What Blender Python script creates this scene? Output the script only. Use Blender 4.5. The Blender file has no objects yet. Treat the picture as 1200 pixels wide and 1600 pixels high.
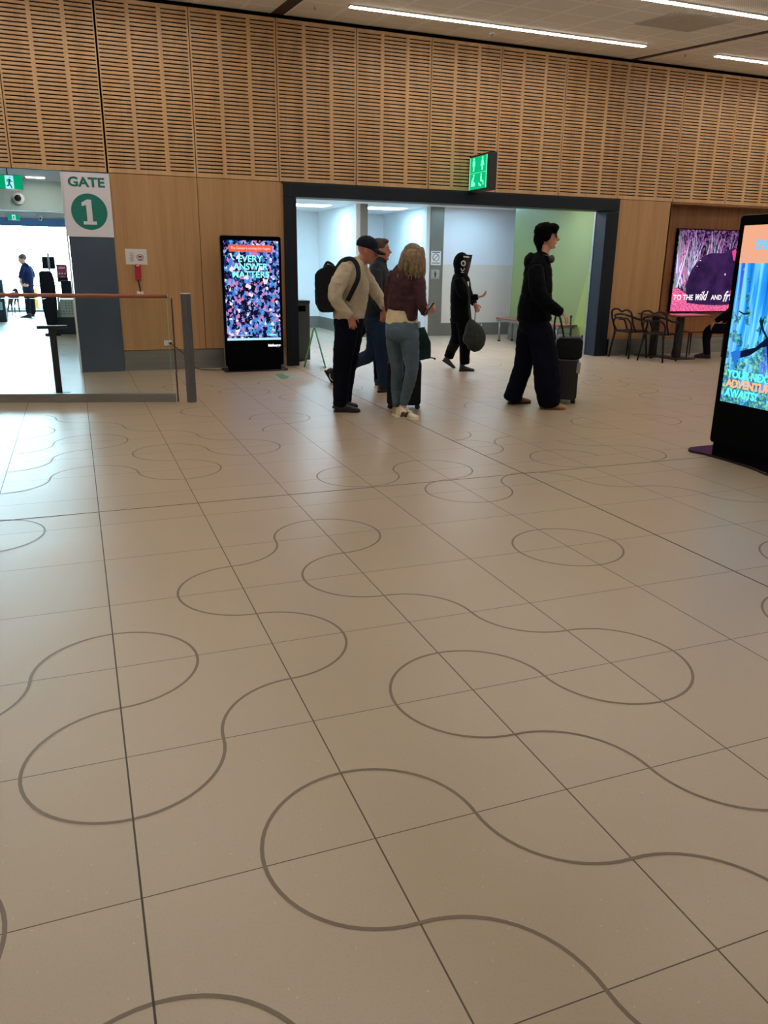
import bpy, bmesh, math, random
from mathutils import Vector, Matrix, noise
random.seed(7)
SC = bpy.context.scene
COL = SC.collection
PI = math.pi

# ------------------------------------------------------------------ camera
F, YAW, PITCH, ROLL, H = 1214.24, 0.36974, 0.30432, -0.01316, 1.45619
def cam_axes():
    cy, sy, cp, sp = math.cos(YAW), math.sin(YAW), math.cos(PITCH), math.sin(PITCH)
    f = Vector((sy*cp, cy*cp, -sp)); r = Vector((cy, -sy, 0)); d = f.cross(r)
    c, s = math.cos(ROLL), math.sin(ROLL)
    return r*c + d*s, -r*s + d*c, f
RT, DN, FW = cam_axes()
cd = bpy.data.cameras.new('camera'); cam = bpy.data.objects.new('camera', cd); COL.objects.link(cam)
cam.matrix_world = Matrix.Translation((0, 0, H)) @ Matrix((RT, -DN, -FW)).transposed().to_4x4()
cd.sensor_fit = 'VERTICAL'; cd.sensor_height = 24.0; cd.lens = 24.0*F/1600; cd.clip_start = .05; cd.clip_end = 400
SC.camera = cam

# ------------------------------------------------------------------ world, exposure
vs = SC.view_settings
vs.view_transform = 'Standard'; vs.look = 'None'; vs.gamma = 1; vs.use_curve_mapping = False
vs.exposure = 0.55
W = bpy.data.worlds.new('world'); SC.world = W; W.use_nodes = True
bg = W.node_tree.nodes['Background']; bg.inputs[0].default_value = (0.55, 0.82, 1.0, 1); bg.inputs[1].default_value = 52.0
LAMP = 21.0          # radiance of the linear ceiling lamps
def area_portal(name, loc, rot, sx, sy):
    l = bpy.data.lights.new(name, 'AREA'); l.shape = 'RECTANGLE'; l.size = sx; l.size_y = sy; l.cycles.is_portal = True
    o = bpy.data.objects.new(name, l); COL.objects.link(o); o.location = loc; o.rotation_euler = rot
area_portal('daylight_portal', (-2.5, 27.9, 1.25), (PI/2, 0, PI), 11, 2.5)
def lamp(name, loc, sx, sy, power, col, rot=(0, 0, 0)):
    l = bpy.data.lights.new(name, 'AREA'); l.shape = 'RECTANGLE'; l.size = sx; l.size_y = sy; l.energy = power; l.color = col
    o = bpy.data.objects.new(name, l); COL.objects.link(o); o.location = loc; o.rotation_euler = rot
    return o

# ------------------------------------------------------------------ helpers: pixels to points (layout maths only)
def ray(px, py): return RT*((px-600)/F) + DN*((py-800)/F) + FW
def on_floor(px, py, z=0):
    v = ray(px, py); t = (z-H)/v.z; return Vector((v.x*t, v.y*t, z))
def on_y(px, py, y):
    v = ray(px, py); t = y/v.y; return Vector((v.x*t, y, H+v.z*t))

def lin(c): return tuple(((x/255)/12.92 if x <= 10 else (((x/255)+.055)/1.055)**2.4) for x in c) + (1,)

# ------------------------------------------------------------------ materials
def mat(name, rgb, rough=.6, metal=0, spec=.5, bump=0, bscale=40, var=0, vscale=3, emit=None, es=1, stretch=None, trans=0, sheen=0, alpha=1):
    m = bpy.data.materials.new(name); m.use_nodes = True; nt = m.node_tree; b = nt.nodes['Principled BSDF']
    c = lin(rgb)
    b.inputs['Base Color'].default_value = c; b.inputs['Roughness'].default_value = rough; b.inputs['Metallic'].default_value = metal
    b.inputs['Specular IOR Level'].default_value = spec
    if trans: b.inputs['Transmission Weight'].default_value = trans; b.inputs['IOR'].default_value = 1.45
    if sheen: b.inputs['Sheen Weight'].default_value = sheen
    if emit: b.inputs['Emission Color'].default_value = lin(emit); b.inputs['Emission Strength'].default_value = es
    tc = nt.nodes.new('ShaderNodeTexCoord')
    vec = tc.outputs['Object']
    if stretch:
        mp = nt.nodes.new('ShaderNodeMapping'); mp.inputs['Scale'].default_value = stretch; nt.links.new(vec, mp.inputs[0]); vec = mp.outputs[0]
    if var:
        n = nt.nodes.new('ShaderNodeTexNoise'); n.inputs['Scale'].default_value = vscale; n.inputs['Detail'].default_value = 4
        nt.links.new(vec, n.inputs['Vector'])
        r = nt.nodes.new('ShaderNodeValToRGB'); r.color_ramp.elements[0].position = .3; r.color_ramp.elements[1].position = .7
        r.color_ramp.elements[0].color = tuple(x*(1-var) for x in c[:3])+(1,); r.color_ramp.elements[1].color = tuple(min(1, x*(1+var)) for x in c[:3])+(1,)
        nt.links.new(n.outputs[0], r.inputs[0]); nt.links.new(r.outputs[0], b.inputs['Base Color'])
    if bump:
        n = nt.nodes.new('ShaderNodeTexNoise'); n.inputs['Scale'].default_value = bscale; n.inputs['Detail'].default_value = 5
        nt.links.new(vec, n.inputs['Vector'])
        bp = nt.nodes.new('ShaderNodeBump'); bp.inputs['Strength'].default_value = bump; bp.inputs['Distance'].default_value = .01
        nt.links.new(n.outputs[0], bp.inputs['Height']); nt.links.new(bp.outputs[0], b.inputs['Normal'])
    return m
def emis(name, rgb, s):
    m = bpy.data.materials.new(name); m.use_nodes = True; nt = m.node_tree; nt.nodes.clear()
    o = nt.nodes.new('ShaderNodeOutputMaterial'); e = nt.nodes.new('ShaderNodeEmission'); e.inputs[0].default_value = lin(rgb); e.inputs[1].default_value = s if s > 3 else s*.72
    nt.links.new(e.outputs[0], o.inputs[0]); return m
class NT:
    """tiny node-graph helper"""
    def __init__(s, name):
        s.m = bpy.data.materials.new(name); s.m.use_nodes = True; s.t = s.m.node_tree; s.b = s.t.nodes['Principled BSDF']
        s.out = s.t.nodes['Material Output']
    def n(s, ty, **kw):
        x = s.t.nodes.new(ty)
        for k, v in kw.items():
            if k.startswith('i_'): 
                key = k[2:]; key = int(key) if key.isdigit() else key
                x.inputs[key].default_value = v
            else: setattr(x, k, v)
        return x
    def l(s, a, b): s.t.links.new(a, b)
    def math(s, op, a, b=None):
        x = s.n('ShaderNodeMath', operation=op)
        for i, v in enumerate((a, b)):
            if v is None: continue
            if isinstance(v, (int, float)): x.inputs[i].default_value = v
            else: s.l(v, x.inputs[i])
        return x.outputs[0]
    def mix(s, f, a, b):
        x = s.n('ShaderNodeMix', data_type='RGBA')
        for i, v in ((0, f), (6, a), (7, b)):
            if isinstance(v, (int, float, tuple)): x.inputs[i].default_value = v
            else: s.l(v, x.inputs[i])
        return x.outputs[2]
    def ramp(s, src, stops, interp='LINEAR'):
        r = s.n('ShaderNodeValToRGB'); cr = r.color_ramp; cr.interpolation = interp
        while len(cr.elements) < len(stops): cr.elements.new(.5)
        for e, (p, c) in zip(cr.elements, stops): e.position = p; e.color = c
        s.l(src, r.inputs[0]); return r.outputs[0]

TX, TY, TS = 0.01136, 1.60964, 0.6
def floor_mat():
    g = NT('porcelain_floor'); tc = g.n('ShaderNodeTexCoord'); sp = g.n('ShaderNodeSeparateXYZ'); g.l(tc.outputs['Object'], sp.inputs[0])
    def dist(o, off, wdt):
        u = g.math('DIVIDE', g.math('SUBTRACT', o, off), TS); fr = g.math('FRACT', u)
        d = g.math('MINIMUM', fr, g.math('SUBTRACT', 1, fr)); return g.math('LESS_THAN', d, wdt/TS/2), g.math('FLOOR', u)
    ax, ix = dist(sp.outputs[0], TX-30*TS, .0045); ay, iy = dist(sp.outputs[1], TY-30*TS, .0032)
    cb = g.n('ShaderNodeCombineXYZ'); g.l(ix, cb.inputs[0]); g.l(iy, cb.inputs[1])
    wn = g.n('ShaderNodeTexWhiteNoise', noise_dimensions='2D'); g.l(cb.outputs[0], wn.inputs['Vector'])
    n1 = g.n('ShaderNodeTexNoise', i_Scale=1.3, i_Detail=5); g.l(tc.outputs['Object'], n1.inputs['Vector'])
    n2 = g.n('ShaderNodeTexNoise', i_Scale=220, i_Detail=3); g.l(tc.outputs['Object'], n2.inputs['Vector'])
    v = g.n('ShaderNodeTexVoronoi', i_Scale=26); g.l(tc.outputs['Object'], v.inputs['Vector'])
    base = g.mix(wn.outputs[0], lin((167, 148, 124)), lin((172, 153, 130)))
    base = g.mix(g.math('MULTIPLY', n1.outputs[0], .5), base, lin((158, 141, 123)))
    base = g.mix(g.math('MULTIPLY', g.math('LESS_THAN', n2.outputs[0], .4), .3), base, lin((146, 124, 101)))
    base = g.mix(g.math('MULTIPLY', g.math('LESS_THAN', v.outputs[0], .06), .3), base, lin((225, 212, 190)))
    gr = g.math('MAXIMUM', ax, ay)
    base = g.mix(gr, base, lin((72, 56, 44)))
    g.l(base, g.b.inputs['Base Color'])
    rn = g.math('ADD', .29, g.math('MULTIPLY', n1.outputs[0], .12)); g.l(g.math('ADD', rn, g.math('MULTIPLY', gr, .4)), g.b.inputs['Roughness'])
    g.b.inputs['Specular IOR Level'].default_value = 1.0
    # slight cupping of each tile so reflections break at the joints
    n3 = g.n('ShaderNodeTexNoise', i_Scale=2.2, i_Detail=1); g.l(tc.outputs['Object'], n3.inputs['Vector'])
    bp = g.n('ShaderNodeBump'); bp.inputs['Strength'].default_value = .12; bp.inputs['Distance'].default_value = .02; g.l(n3.outputs[0], bp.inputs['Height']); g.l(bp.outputs[0], g.b.inputs['Normal'])
    return g.m
def wood_mat(name, c1, c2, rough=.42, fine=90):
    g = NT(name); tc = g.n('ShaderNodeTexCoord'); mp = g.n('ShaderNodeMapping'); mp.inputs['Scale'].default_value = (fine, fine, 1.3); g.l(tc.outputs['Object'], mp.inputs[0])
    n = g.n('ShaderNodeTexNoise', i_Scale=1.0, i_Detail=6, i_Roughness=.62); g.l(mp.outputs[0], n.inputs['Vector'])
    mp2 = g.n('ShaderNodeMapping'); mp2.inputs['Scale'].default_value = (7, 7, .25); g.l(tc.outputs['Object'], mp2.inputs[0])
    n2 = g.n('ShaderNodeTexNoise', i_Scale=1.0, i_Detail=2); g.l(mp2.outputs[0], n2.inputs['Vector'])
    s = g.math('ADD', g.math('MULTIPLY', n.outputs[0], .55), g.math('MULTIPLY', n2.outputs[0], .45))
    g.l(g.ramp(s, [(.35, lin(c1)), (.65, lin(c2))]), g.b.inputs['Base Color']); g.b.inputs['Roughness'].default_value = rough
    return g.m
def crowd_mat():
    g = NT('crowd_picture'); tc = g.n('ShaderNodeTexCoord'); mp = g.n('ShaderNodeMapping'); mp.inputs['Scale'].default_value = (1, 1, .8); g.l(tc.outputs['Object'], mp.inputs[0])
    n = g.n('ShaderNodeTexNoise', i_Scale=14, i_Detail=2); g.l(mp.outputs[0], n.inputs['Vector'])
    wv = g.n('ShaderNodeMix', data_type='VECTOR'); wv.inputs[0].default_value = .05; g.l(mp.outputs[0], wv.inputs[4]); g.l(n.outputs['Color'], wv.inputs[5])
    v = g.n('ShaderNodeTexVoronoi', i_Scale=30); g.l(wv.outputs[1], v.inputs['Vector'])
    v2 = g.n('ShaderNodeTexVoronoi', i_Scale=40); g.l(wv.outputs[1], v2.inputs['Vector'])
    sx = g.n('ShaderNodeSeparateColor'); g.l(v.outputs['Color'], sx.inputs[0])
    c = g.ramp(sx.outputs[0], [(0, lin((12, 16, 48))), (.2, lin((25, 45, 105))), (.38, lin((66, 118, 200))), (.52, lin((150, 150, 215))), (.62, lin((14, 14, 34))), (.78, lin((190, 112, 165))), (.86, lin((60, 140, 205))), (.93, lin((226, 214, 238)))], 'CONSTANT')
    hd = g.math('LESS_THAN', v2.outputs[0], .2); c = g.mix(g.math('MULTIPLY', hd, .75), c, lin((206, 186, 214)))
    e = g.n('ShaderNodeEmission'); g.l(c, e.inputs[0]); e.inputs[1].default_value = .85; g.l(e.outputs[0], g.out.inputs[0]); return g.m
def forest_mat():
    g = NT('forest_picture'); tc = g.n('ShaderNodeTexCoord'); mp = g.n('ShaderNodeMapping'); mp.inputs['Scale'].default_value = (11, 11, .7); g.l(tc.outputs['Object'], mp.inputs[0])
    n = g.n('ShaderNodeTexNoise', i_Scale=1, i_Detail=3); g.l(mp.outputs[0], n.inputs['Vector'])
    n2 = g.n('ShaderNodeTexNoise', i_Scale=34, i_Detail=7, i_Roughness=.75); g.l(tc.outputs['Object'], n2.inputs['Vector'])
    n3 = g.n('ShaderNodeTexNoise', i_Scale=11, i_Detail=3); g.l(tc.outputs['Object'], n3.inputs['Vector'])
    c = g.ramp(n.outputs[0], [(.34, lin((20, 80, 190))), (.46, lin((40, 150, 235))), (.54, lin((120, 215, 250))), (.66, lin((60, 90, 210)))])
    fo = g.ramp(n2.outputs[0], [(.40, lin((8, 40, 60))), (.5, lin((30, 110, 120))), (.58, lin((110, 190, 170))), (.66, lin((160, 225, 240)))])
    sz = g.n('ShaderNodeSeparateXYZ'); g.l(tc.outputs['Object'], sz.inputs[0])
    k = g.math('GREATER_THAN', g.math('ADD', n3.outputs[0], g.math('MULTIPLY', g.math('SUBTRACT', .75, sz.outputs[2]), .25)), .48)
    c = g.mix(g.math('MULTIPLY', k, .8), c, fo)
    low = g.math('MULTIPLY', g.math('LESS_THAN', sz.outputs[2], .82), g.math('GREATER_THAN', n2.outputs[0], .56)); c = g.mix(g.math('MULTIPLY', low, .7), c, lin((150, 210, 70)))
    e = g.n('ShaderNodeEmission'); g.l(c, e.inputs[0]); e.inputs[1].default_value = .85; g.l(e.outputs[0], g.out.inputs[0]); return g.m
def mulch_mat(name, stops, sc, s=1.2, stretch=(1, 1, 1)):
    g = NT(name); tc = g.n('ShaderNodeTexCoord'); mp = g.n('ShaderNodeMapping'); mp.inputs['Scale'].default_value = stretch; g.l(tc.outputs['Object'], mp.inputs[0])
    n = g.n('ShaderNodeTexNoise', i_Scale=sc, i_Detail=4); g.l(mp.outputs[0], n.inputs['Vector'])
    c = g.ramp(n.outputs[0], [(p, lin(k)) for p, k in stops])
    e = g.n('ShaderNodeEmission'); g.l(c, e.inputs[0]); e.inputs[1].default_value = s*.75; g.l(e.outputs[0], g.out.inputs[0]); return g.m
def ceil_mat():
    g = NT('perforated_ceiling'); tc = g.n('ShaderNodeTexCoord'); sp = g.n('ShaderNodeSeparateXYZ'); g.l(tc.outputs['Object'], sp.inputs[0])
    a = g.math('FRACT', g.math('DIVIDE', sp.outputs[0], .6)); b = g.math('FRACT', g.math('DIVIDE', sp.outputs[1], .6))
    e = g.math('LESS_THAN', g.math('MINIMUM', a, b), .1)
    w = g.math('FRACT', g.math('MULTIPLY', sp.outputs[0], 31)); w2 = g.math('FRACT', g.math('MULTIPLY', sp.outputs[1], 31))
    hole = g.math('MULTIPLY', g.math('MULTIPLY', g.math('LESS_THAN', w, .45), g.math('LESS_THAN', w2, .45)), g.math('SUBTRACT', 1, e))
    g.l(g.mix(hole, lin((226, 220, 210)), lin((150, 144, 134))), g.b.inputs['Base Color']); g.b.inputs['Roughness'].default_value = .8; return g.m

M = dict(
 floor=floor_mat(), ceil=ceil_mat(),
 wood=wood_mat('oak_veneer', (164, 122, 80), (192, 150, 106)), slat=wood_mat('oak_slotted_board', (184, 144, 102), (212, 173, 128)),
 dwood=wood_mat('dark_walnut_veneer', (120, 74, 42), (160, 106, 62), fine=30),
 void=mat('dark_cavity', (9, 4, 2), .95, spec=.05), steel=mat('brushed_steel', (150, 152, 152), .34, .85, bump=.05, bscale=300, stretch=(1, 1, 8), var=.1, vscale=2),
 steeld=mat('dark_brushed_steel', (124, 122, 116), .4, .35, var=.12, vscale=1.5), pillar=mat('blue_grey_steel', (88, 102, 124), .34, .7, var=.15, vscale=1.2),
 navy=mat('navy_powder_coat', (15, 23, 36), .45, spec=.3), black=mat('gloss_black', (5, 6, 10), .4, spec=.04), plum=mat('gloss_dark_plate', (20, 8, 18), .12), blackm=mat('matt_black', (14, 14, 17), .5),
 white=mat('white_paint', (225, 226, 228), .55), white2=mat('warm_white_panel', (214, 206, 196), .45), white3=mat('cool_white_panel', (222, 222, 230), .4),
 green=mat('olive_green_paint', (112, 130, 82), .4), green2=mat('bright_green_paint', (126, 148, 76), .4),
 cream=mat('cream_plaster', (190, 178, 160), .7), sign=mat('sign_white', (222, 220, 232), .5), teal=mat('sign_teal', (0, 118, 108), .5), dteal=mat('sign_dark_teal', (0, 100, 92), .5),
 lampm=emis('lamp_diffuser', (255, 247, 232), LAMP), coolm=emis('cool_lamp_diffuser', (176, 230, 255), 20), fillm=emis('added_fill_diffuser', (240, 240, 250), 20), down=emis('downlight_lens', (255, 246, 230), 60),
 inlay=mat('floor_inlay', (114, 98, 82), .5), joint=mat('expansion_joint', (58, 46, 38), .6),
 grey=mat('grey_cabinet', (60, 64, 66), .5), dgrey=mat('charcoal_plastic', (34, 36, 40), .45), vent=mat('ceiling_grille', (176, 172, 162), .6),
 afr=mat('green_plastic', (18, 140, 72), .4), afr2=mat('pale_green_plastic', (120, 200, 150), .4), rail=mat('stained_handrail', (150, 84, 60), .35),
 red=mat('red_plastic', (176, 26, 44), .4), paper=mat('paper', (214, 212, 214), .7), ink=mat('dark_ink', (60, 64, 72), .7), redink=mat('red_ink', (150, 50, 60), .7),
 rubber=mat('black_rubber', (16, 16, 17), .7), twig=emis('twig_dark', (10, 40, 60), 1), asph=mat('pale_concrete', (190, 195, 198), .8),
 chair=mat('dark_plastic_chair', (11, 8, 8), .5, spec=.2), tabletop=mat('polished_table_top', (120, 66, 44), .12), benchw=mat('bench_timber', (126, 76, 62), .4), 
 teal_box=mat('teal_cabinet', (8, 38, 56), .5), equip=mat('dark_blue_equipment', (9, 15, 30), .6, spec=.2), tray=mat('pale_tray_plastic', (168, 182, 172), .5), fence=mat('dark_rail', (60, 90, 110), .5), amber=mat('amber_panel', (226, 180, 80), .6),
)
gl = bpy.data.materials.new('clear_glass'); gl.use_nodes = True
_n = gl.node_tree.nodes; _n.clear(); _o = _n.new('ShaderNodeOutputMaterial'); _t = _n.new('ShaderNodeBsdfTransparent'); _g = _n.new('ShaderNodeBsdfGlossy'); _f = _n.new('ShaderNodeFresnel'); _m = _n.new('ShaderNodeMixShader')
_t.inputs[0].default_value = (.93, .96, .95, 1); _g.inputs['Roughness'].default_value = .02; _f.inputs[0].default_value = 1.3
gl.node_tree.links.new(_f.outputs[0], _m.inputs[0]); gl.node_tree.links.new(_t.outputs[0], _m.inputs[1]); gl.node_tree.links.new(_g.outputs[0], _m.inputs[2]); gl.node_tree.links.new(_m.outputs[0], _o.inputs[0])
M['glass'] = gl

# ------------------------------------------------------------------ mesh helpers
class MB:
    def __init__(s): s.v = []; s.f = []; s.sm = []
    def add(s, vs, fs, smooth=False):
        o = len(s.v); s.v += [tuple(v) for v in vs]; s.f += [tuple(i+o for i in f) for f in fs]; s.sm += [smooth]*len(fs); return s
    def box(s, x0, x1, y0, y1, z0, z1, T=None):
        v = [Vector((x, y, z)) for z in (z0, z1) for y in (y0, y1) for x in (x0, x1)]
        if T: v = [T @ p for p in v]
        return s.add(v, [(0, 2, 3, 1), (4, 5, 7, 6), (0, 1, 5, 4), (2, 6, 7, 3), (0, 4, 6, 2), (1, 3, 7, 5)])
    def prism(s, poly, a, b, fn):
        """poly in 2D, swept from a to b; fn(u,v,w) -> point"""
        n = len(poly); v = [fn(u, w, a) for u, w in poly]+[fn(u, w, b) for u, w in poly]
        f = [tuple(range(n))[::-1], tuple(range(n, 2*n))]+[(i, (i+1) % n, n+(i+1) % n, n+i) for i in range(n)]
        return s.add(v, f)
    def tube(s, pts, r, n=8, smooth=True, closed=False, flat=None):
        pts = [Vector(p) for p in pts]; rs = r if isinstance(r, (list, tuple)) else [r]*len(pts); N = len(pts); rings = []
        t0 = (pts[1]-pts[0]).normalized(); up = Vector((0, 0, 1)) if abs(t0.z) < .9 else Vector((0, 1, 0)); e1 = t0.cross(up).normalized()
        for i, p in enumerate(pts):
            t = (pts[(i+1) % N if closed else min(i+1, N-1)]-pts[(i-1) % N if closed else max(i-1, 0)]).normalized()
            e1 = (e1-t*e1.dot(t)).normalized(); e2 = t.cross(e1)
            k = flat or 1
            rings.append([p+(e1*math.cos(a)*k+e2*math.sin(a))*rs[i] for a in [2*PI*j/n for j in range(n)]])
        v = [q for R in rings for q in R]; f = []
        for i in range(N if closed else N-1):
            for j in range(n): f.append((i*n+j, i*n+(j+1) % n, ((i+1) % N)*n+(j+1) % n, ((i+1) % N)*n+j))
        if not closed: f += [tuple(range(n))[::-1], tuple((N-1)*n+j for j in range(n))]
        return s.add(v, f, smooth)
    def cyl(s, c, r, z0, z1, n=20, axis='z'):
        c = Vector(c); d = {'z': Vector((0, 0, 1)), 'y': Vector((0, 1, 0)), 'x': Vector((1, 0, 0))}[axis]
        return s.tube([c+d*z0, c+d*z1], r, n)
    def ell(s, c, a, b, cc, R=None, n=14, m=9):
        c = Vector(c); v = []; f = []
        for i in range(m+1):
            th = PI*i/m
            for j in range(n):
                ph = 2*PI*j/n; p = Vector((a*math.sin(th)*math.cos(ph), b*math.sin(th)*math.sin(ph), cc*math.cos(th)))
                v.append(c+(R @ p if R else p))
        for i in range(m):
            for j in range(n): f.append((i*n+j, (i+1)*n+j, (i+1)*n+(j+1) % n, i*n+(j+1) % n))
        return s.add(v, f, True)
    def quad(s, a, b, c, d): return s.add([a, b, c, d], [(0, 1, 2, 3)])
    def mesh(s, name, m):
        me = bpy.data.meshes.new(name); me.from_pydata(s.v, [], s.f)
        me.polygons.foreach_set('use_smooth', s.sm); me.materials.append(m)
        bm = bmesh.new(); bm.from_mesh(me); bmesh.ops.remove_doubles(bm, verts=bm.verts, dist=1e-5); bmesh.ops.recalc_face_normals(bm, faces=bm.faces); bm.to_mesh(me); bm.free(); me.update(); return me
    def obj(s, name, m, parent=None, bevel=0):
        o = bpy.data.objects.new(name, s.mesh(name, m)); COL.objects.link(o)
        if parent: o.parent = parent; o.matrix_parent_inverse = parent.matrix_basis.inverted()
        if bevel:
            bv = o.modifiers.new('bevel', 'BEVEL'); bv.width = bevel; bv.segments = 3; bv.limit_method = 'ANGLE'
        return o
def thing(name, label, cat, loc=(0, 0, 0), group=None):
    o = bpy.data.objects.new(name, None); COL.objects.link(o); o.location = loc; o.empty_display_size = .1
    bpy.context.view_layer.update() if False else None
    o['label'] = label; o['category'] = cat
    if group: o['group'] = group
    return o
def tag(o, label, cat, group=None):
    o['label'] = label; o['category'] = cat
    if group: o['group'] = group
    return o
def struct(o): o['kind'] = 'structure'; return o
def box(name, m, x0, x1, y0, y1, z0, z1, parent=None, bevel=0): return MB().box(x0, x1, y0, y1, z0, z1).obj(name, m, parent, bevel)
def sbox(name, m, *a, bevel=0): return struct(box(name, m, *a, bevel=bevel))
def plabel(o, t): o['label'] = t; return o
def text(name, s, m, size, T, parent, ext=.001, bold=0, align='CENTER', shear=0, spacing=1, fit=None):
    """flat lettering; T maps text x,y (z = out of the surface) to the world; fit = (width, height) to fill"""
    cu = bpy.data.curves.new(name, 'FONT'); cu.body = s; cu.size = size; cu.extrude = ext; cu.align_x = align; cu.align_y = 'CENTER'; cu.offset = bold; cu.shear = shear; cu.space_character = spacing; cu.resolution_u = 3
    t = bpy.data.objects.new(name, cu); COL.objects.link(t); bpy.context.view_layer.update()
    me = bpy.data.meshes.new_from_object(t.evaluated_get(bpy.context.evaluated_depsgraph_get())); bpy.data.objects.remove(t)
    if fit:
        xs = [v.co.x for v in me.vertices]; ys = [v.co.y for v in me.vertices]
        cx = (min(xs)+max(xs))/2 if align == 'CENTER' else min(xs); cy = (min(ys)+max(ys))/2
        kx = fit[0]/(max(xs)-min(xs)); ky = fit[1]/(max(ys)-min(ys))
        for v in me.vertices: v.co.x = (v.co.x-cx)*kx; v.co.y = (v.co.y-cy)*ky
    me.transform(T); me.materials.clear(); me.materials.append(m); me.name = name
    o = bpy.data.objects.new(name, me); COL.objects.link(o)
    if parent: o.parent = parent; o.matrix_parent_inverse = parent.matrix_basis.inverted()
    return o
def face_T(origin, xdir, ydir):
    x = Vector(xdir); y = Vector(ydir); z = x.cross(y); m = Matrix((x, y, z)).transposed().to_4x4(); m.translation = Vector(origin); return m
def smooth_path(pts, k=6):
    P = [Vector(p) for p in pts]; out = []
    for i in range(len(P)-1):
        a, b, c, d = P[max(i-1, 0)], P[i], P[i+1], P[min(i+2, len(P)-1)]
        for j in range(k):
            t = j/k; out.append(.5*((2*b)+(c-a)*t+(2*a-5*b+4*c-d)*t*t+(3*b-a-3*c+d)*t**3))
    out.append(P[-1]); return out
def rrect(x0, x1, y0, y1, r, n=5):
    o = []
    for cx, cy, a0 in ((x1-r, y1-r, 0), (x0+r, y1-r, PI/2), (x0+r, y0+r, PI), (x1-r, y0+r, 3*PI/2)):
        o += [(cx+r*math.cos(a0+PI/2*i/n), cy+r*math.sin(a0+PI/2*i/n)) for i in range(n+1)]
    return o

# ================================================================== SETTING
D = 11.843; ZB, ZT = 2.627, 4.694
def cz(y): return 4.73-.09*(11.84-max(y, 4.0))      # sloping ceiling, flat behind
fl = sbox('floor', M['floor'], -9, 20, -10, 28.2, -.12, 0)
# curved inlay lines cut in the tiles (quarter circles about the tile corners)
ARCS = """-1,2,SE 0,2,NW 0,2,NE 0,2,SE 0,1,NW 0,1,SW 0,1,SE 1,1,NW 1,2,SE 1,2,NE 1,3,SW 1,3,NW 1,4,SE 2,4,NW 2,4,NE 2,4,SE 2,3,NW 2,3,SW 2,2,NE 3,2,SW 3,1,NE 3,1,SE 3,1,SW
2,1,NE 2,1,NW 2,1,SW 2,0,NE 3,0,SW 2,-1,NE 2,0,SW 1,0,NE 1,0,NW 1,0,SW 1,-1,NE 2,-1,SW 0,-1,NW 0,-1,NE -1,0,NE -1,0,SE 4,3,NE 4,3,NW 4,3,SE 4,3,SW 6,2,NW 6,2,SW 5,1,NW 5,1,SW
-1,5,NE -1,5,SE -1,7,SE 0,7,NW 0,7,NE 1,7,SW 1,7,SE 1,7,NE 1,8,SW 1,8,NW 1,8,NE 2,8,SW 2,8,SE 2,8,NE 2,9,SW 1,9,NE 1,10,SW 0,10,NE 0,11,SW -1,11,NE -1,8,SE 0,8,NW 0,9,SE 0,9,NE 0,9,NW -1,9,SE
-1,10,NE -1,10,SE 3,10,NE 3,10,SE 3,10,NW 2,11,NW 2,11,SW 3,9,NW 3,6,NW 3,6,SW 3,6,SE 4,6,NW 4,6,NE 4,6,SE 4,5,NW 4,5,SW 4,5,SE 5,5,NW 5,5,NE 6,5,SW 6,4,NE 7,4,SW
5,7,SE 6,7,NW 5,7,NE 5,8,SE 6,6,NW 6,6,SW 6,6,NE 7,7,SW 7,6,NE 7,6,SE 8,8,NW 8,8,SW 9,8,NE 9,8,SE 3,13,NE 3,13,SE 3,13,NW 4,12,SW 4,12,NW 5,13,SE 5,13,NE 4,14,NW 2,14,NE 2,14,NW 2,14,SW 3,14,SW 5,16,SE 6,16,NW 7,10,NW 7,10,NE 8,11,SW"""
ab = MB(); seen = set()
def arc(i, j, q):
    a0 = {'NE': 0, 'NW': PI/2, 'SW': PI, 'SE': 3*PI/2}[q]; cx, cy = TX+i*TS, TY+j*TS; n = 14; w = .0055; v = []; f = []
    for k in range(n+1):
        a = a0+PI/2*k/n
        for r in (.3-w, .3+w): v.append((cx+r*math.cos(a), cy+r*math.sin(a), .0006))
    for k in range(n): f.append((2*k, 2*k+1, 2*k+3, 2*k+2))
    ab.add(v, f)
for t in ARCS.split():
    i, j, q = t.split(','); seen.add((int(i), int(j), q))
rnd = random.Random(3)
for j in range(-12, 26):
    for i in range(-12, 26):
        vis = -2 <= i <= 9 and -2 <= j <= 17
        if vis: continue
        if rnd.random() < .3:
            for q in ('NE', 'NW', 'SE', 'SW'):
                if rnd.random() < .7 and (i, j, q) not in seen: seen.add((i, j, q))
for a in sorted(seen): arc(*a)
ab.obj('curved_groove', M['inlay'], fl)
jb = MB(); jb.box(TX+5*TS-.004, TX+5*TS+.004, -10, 28, .0, .0009); jb.box(-9, 20, TY+5.46*TS-.004, TY+5.46*TS+.004, .0, .0008); jb.box(TX-.0026, TX+.0026, -10, 28, 0, .0009)
jb.obj('expansion_joint', M['joint'], fl)

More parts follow.
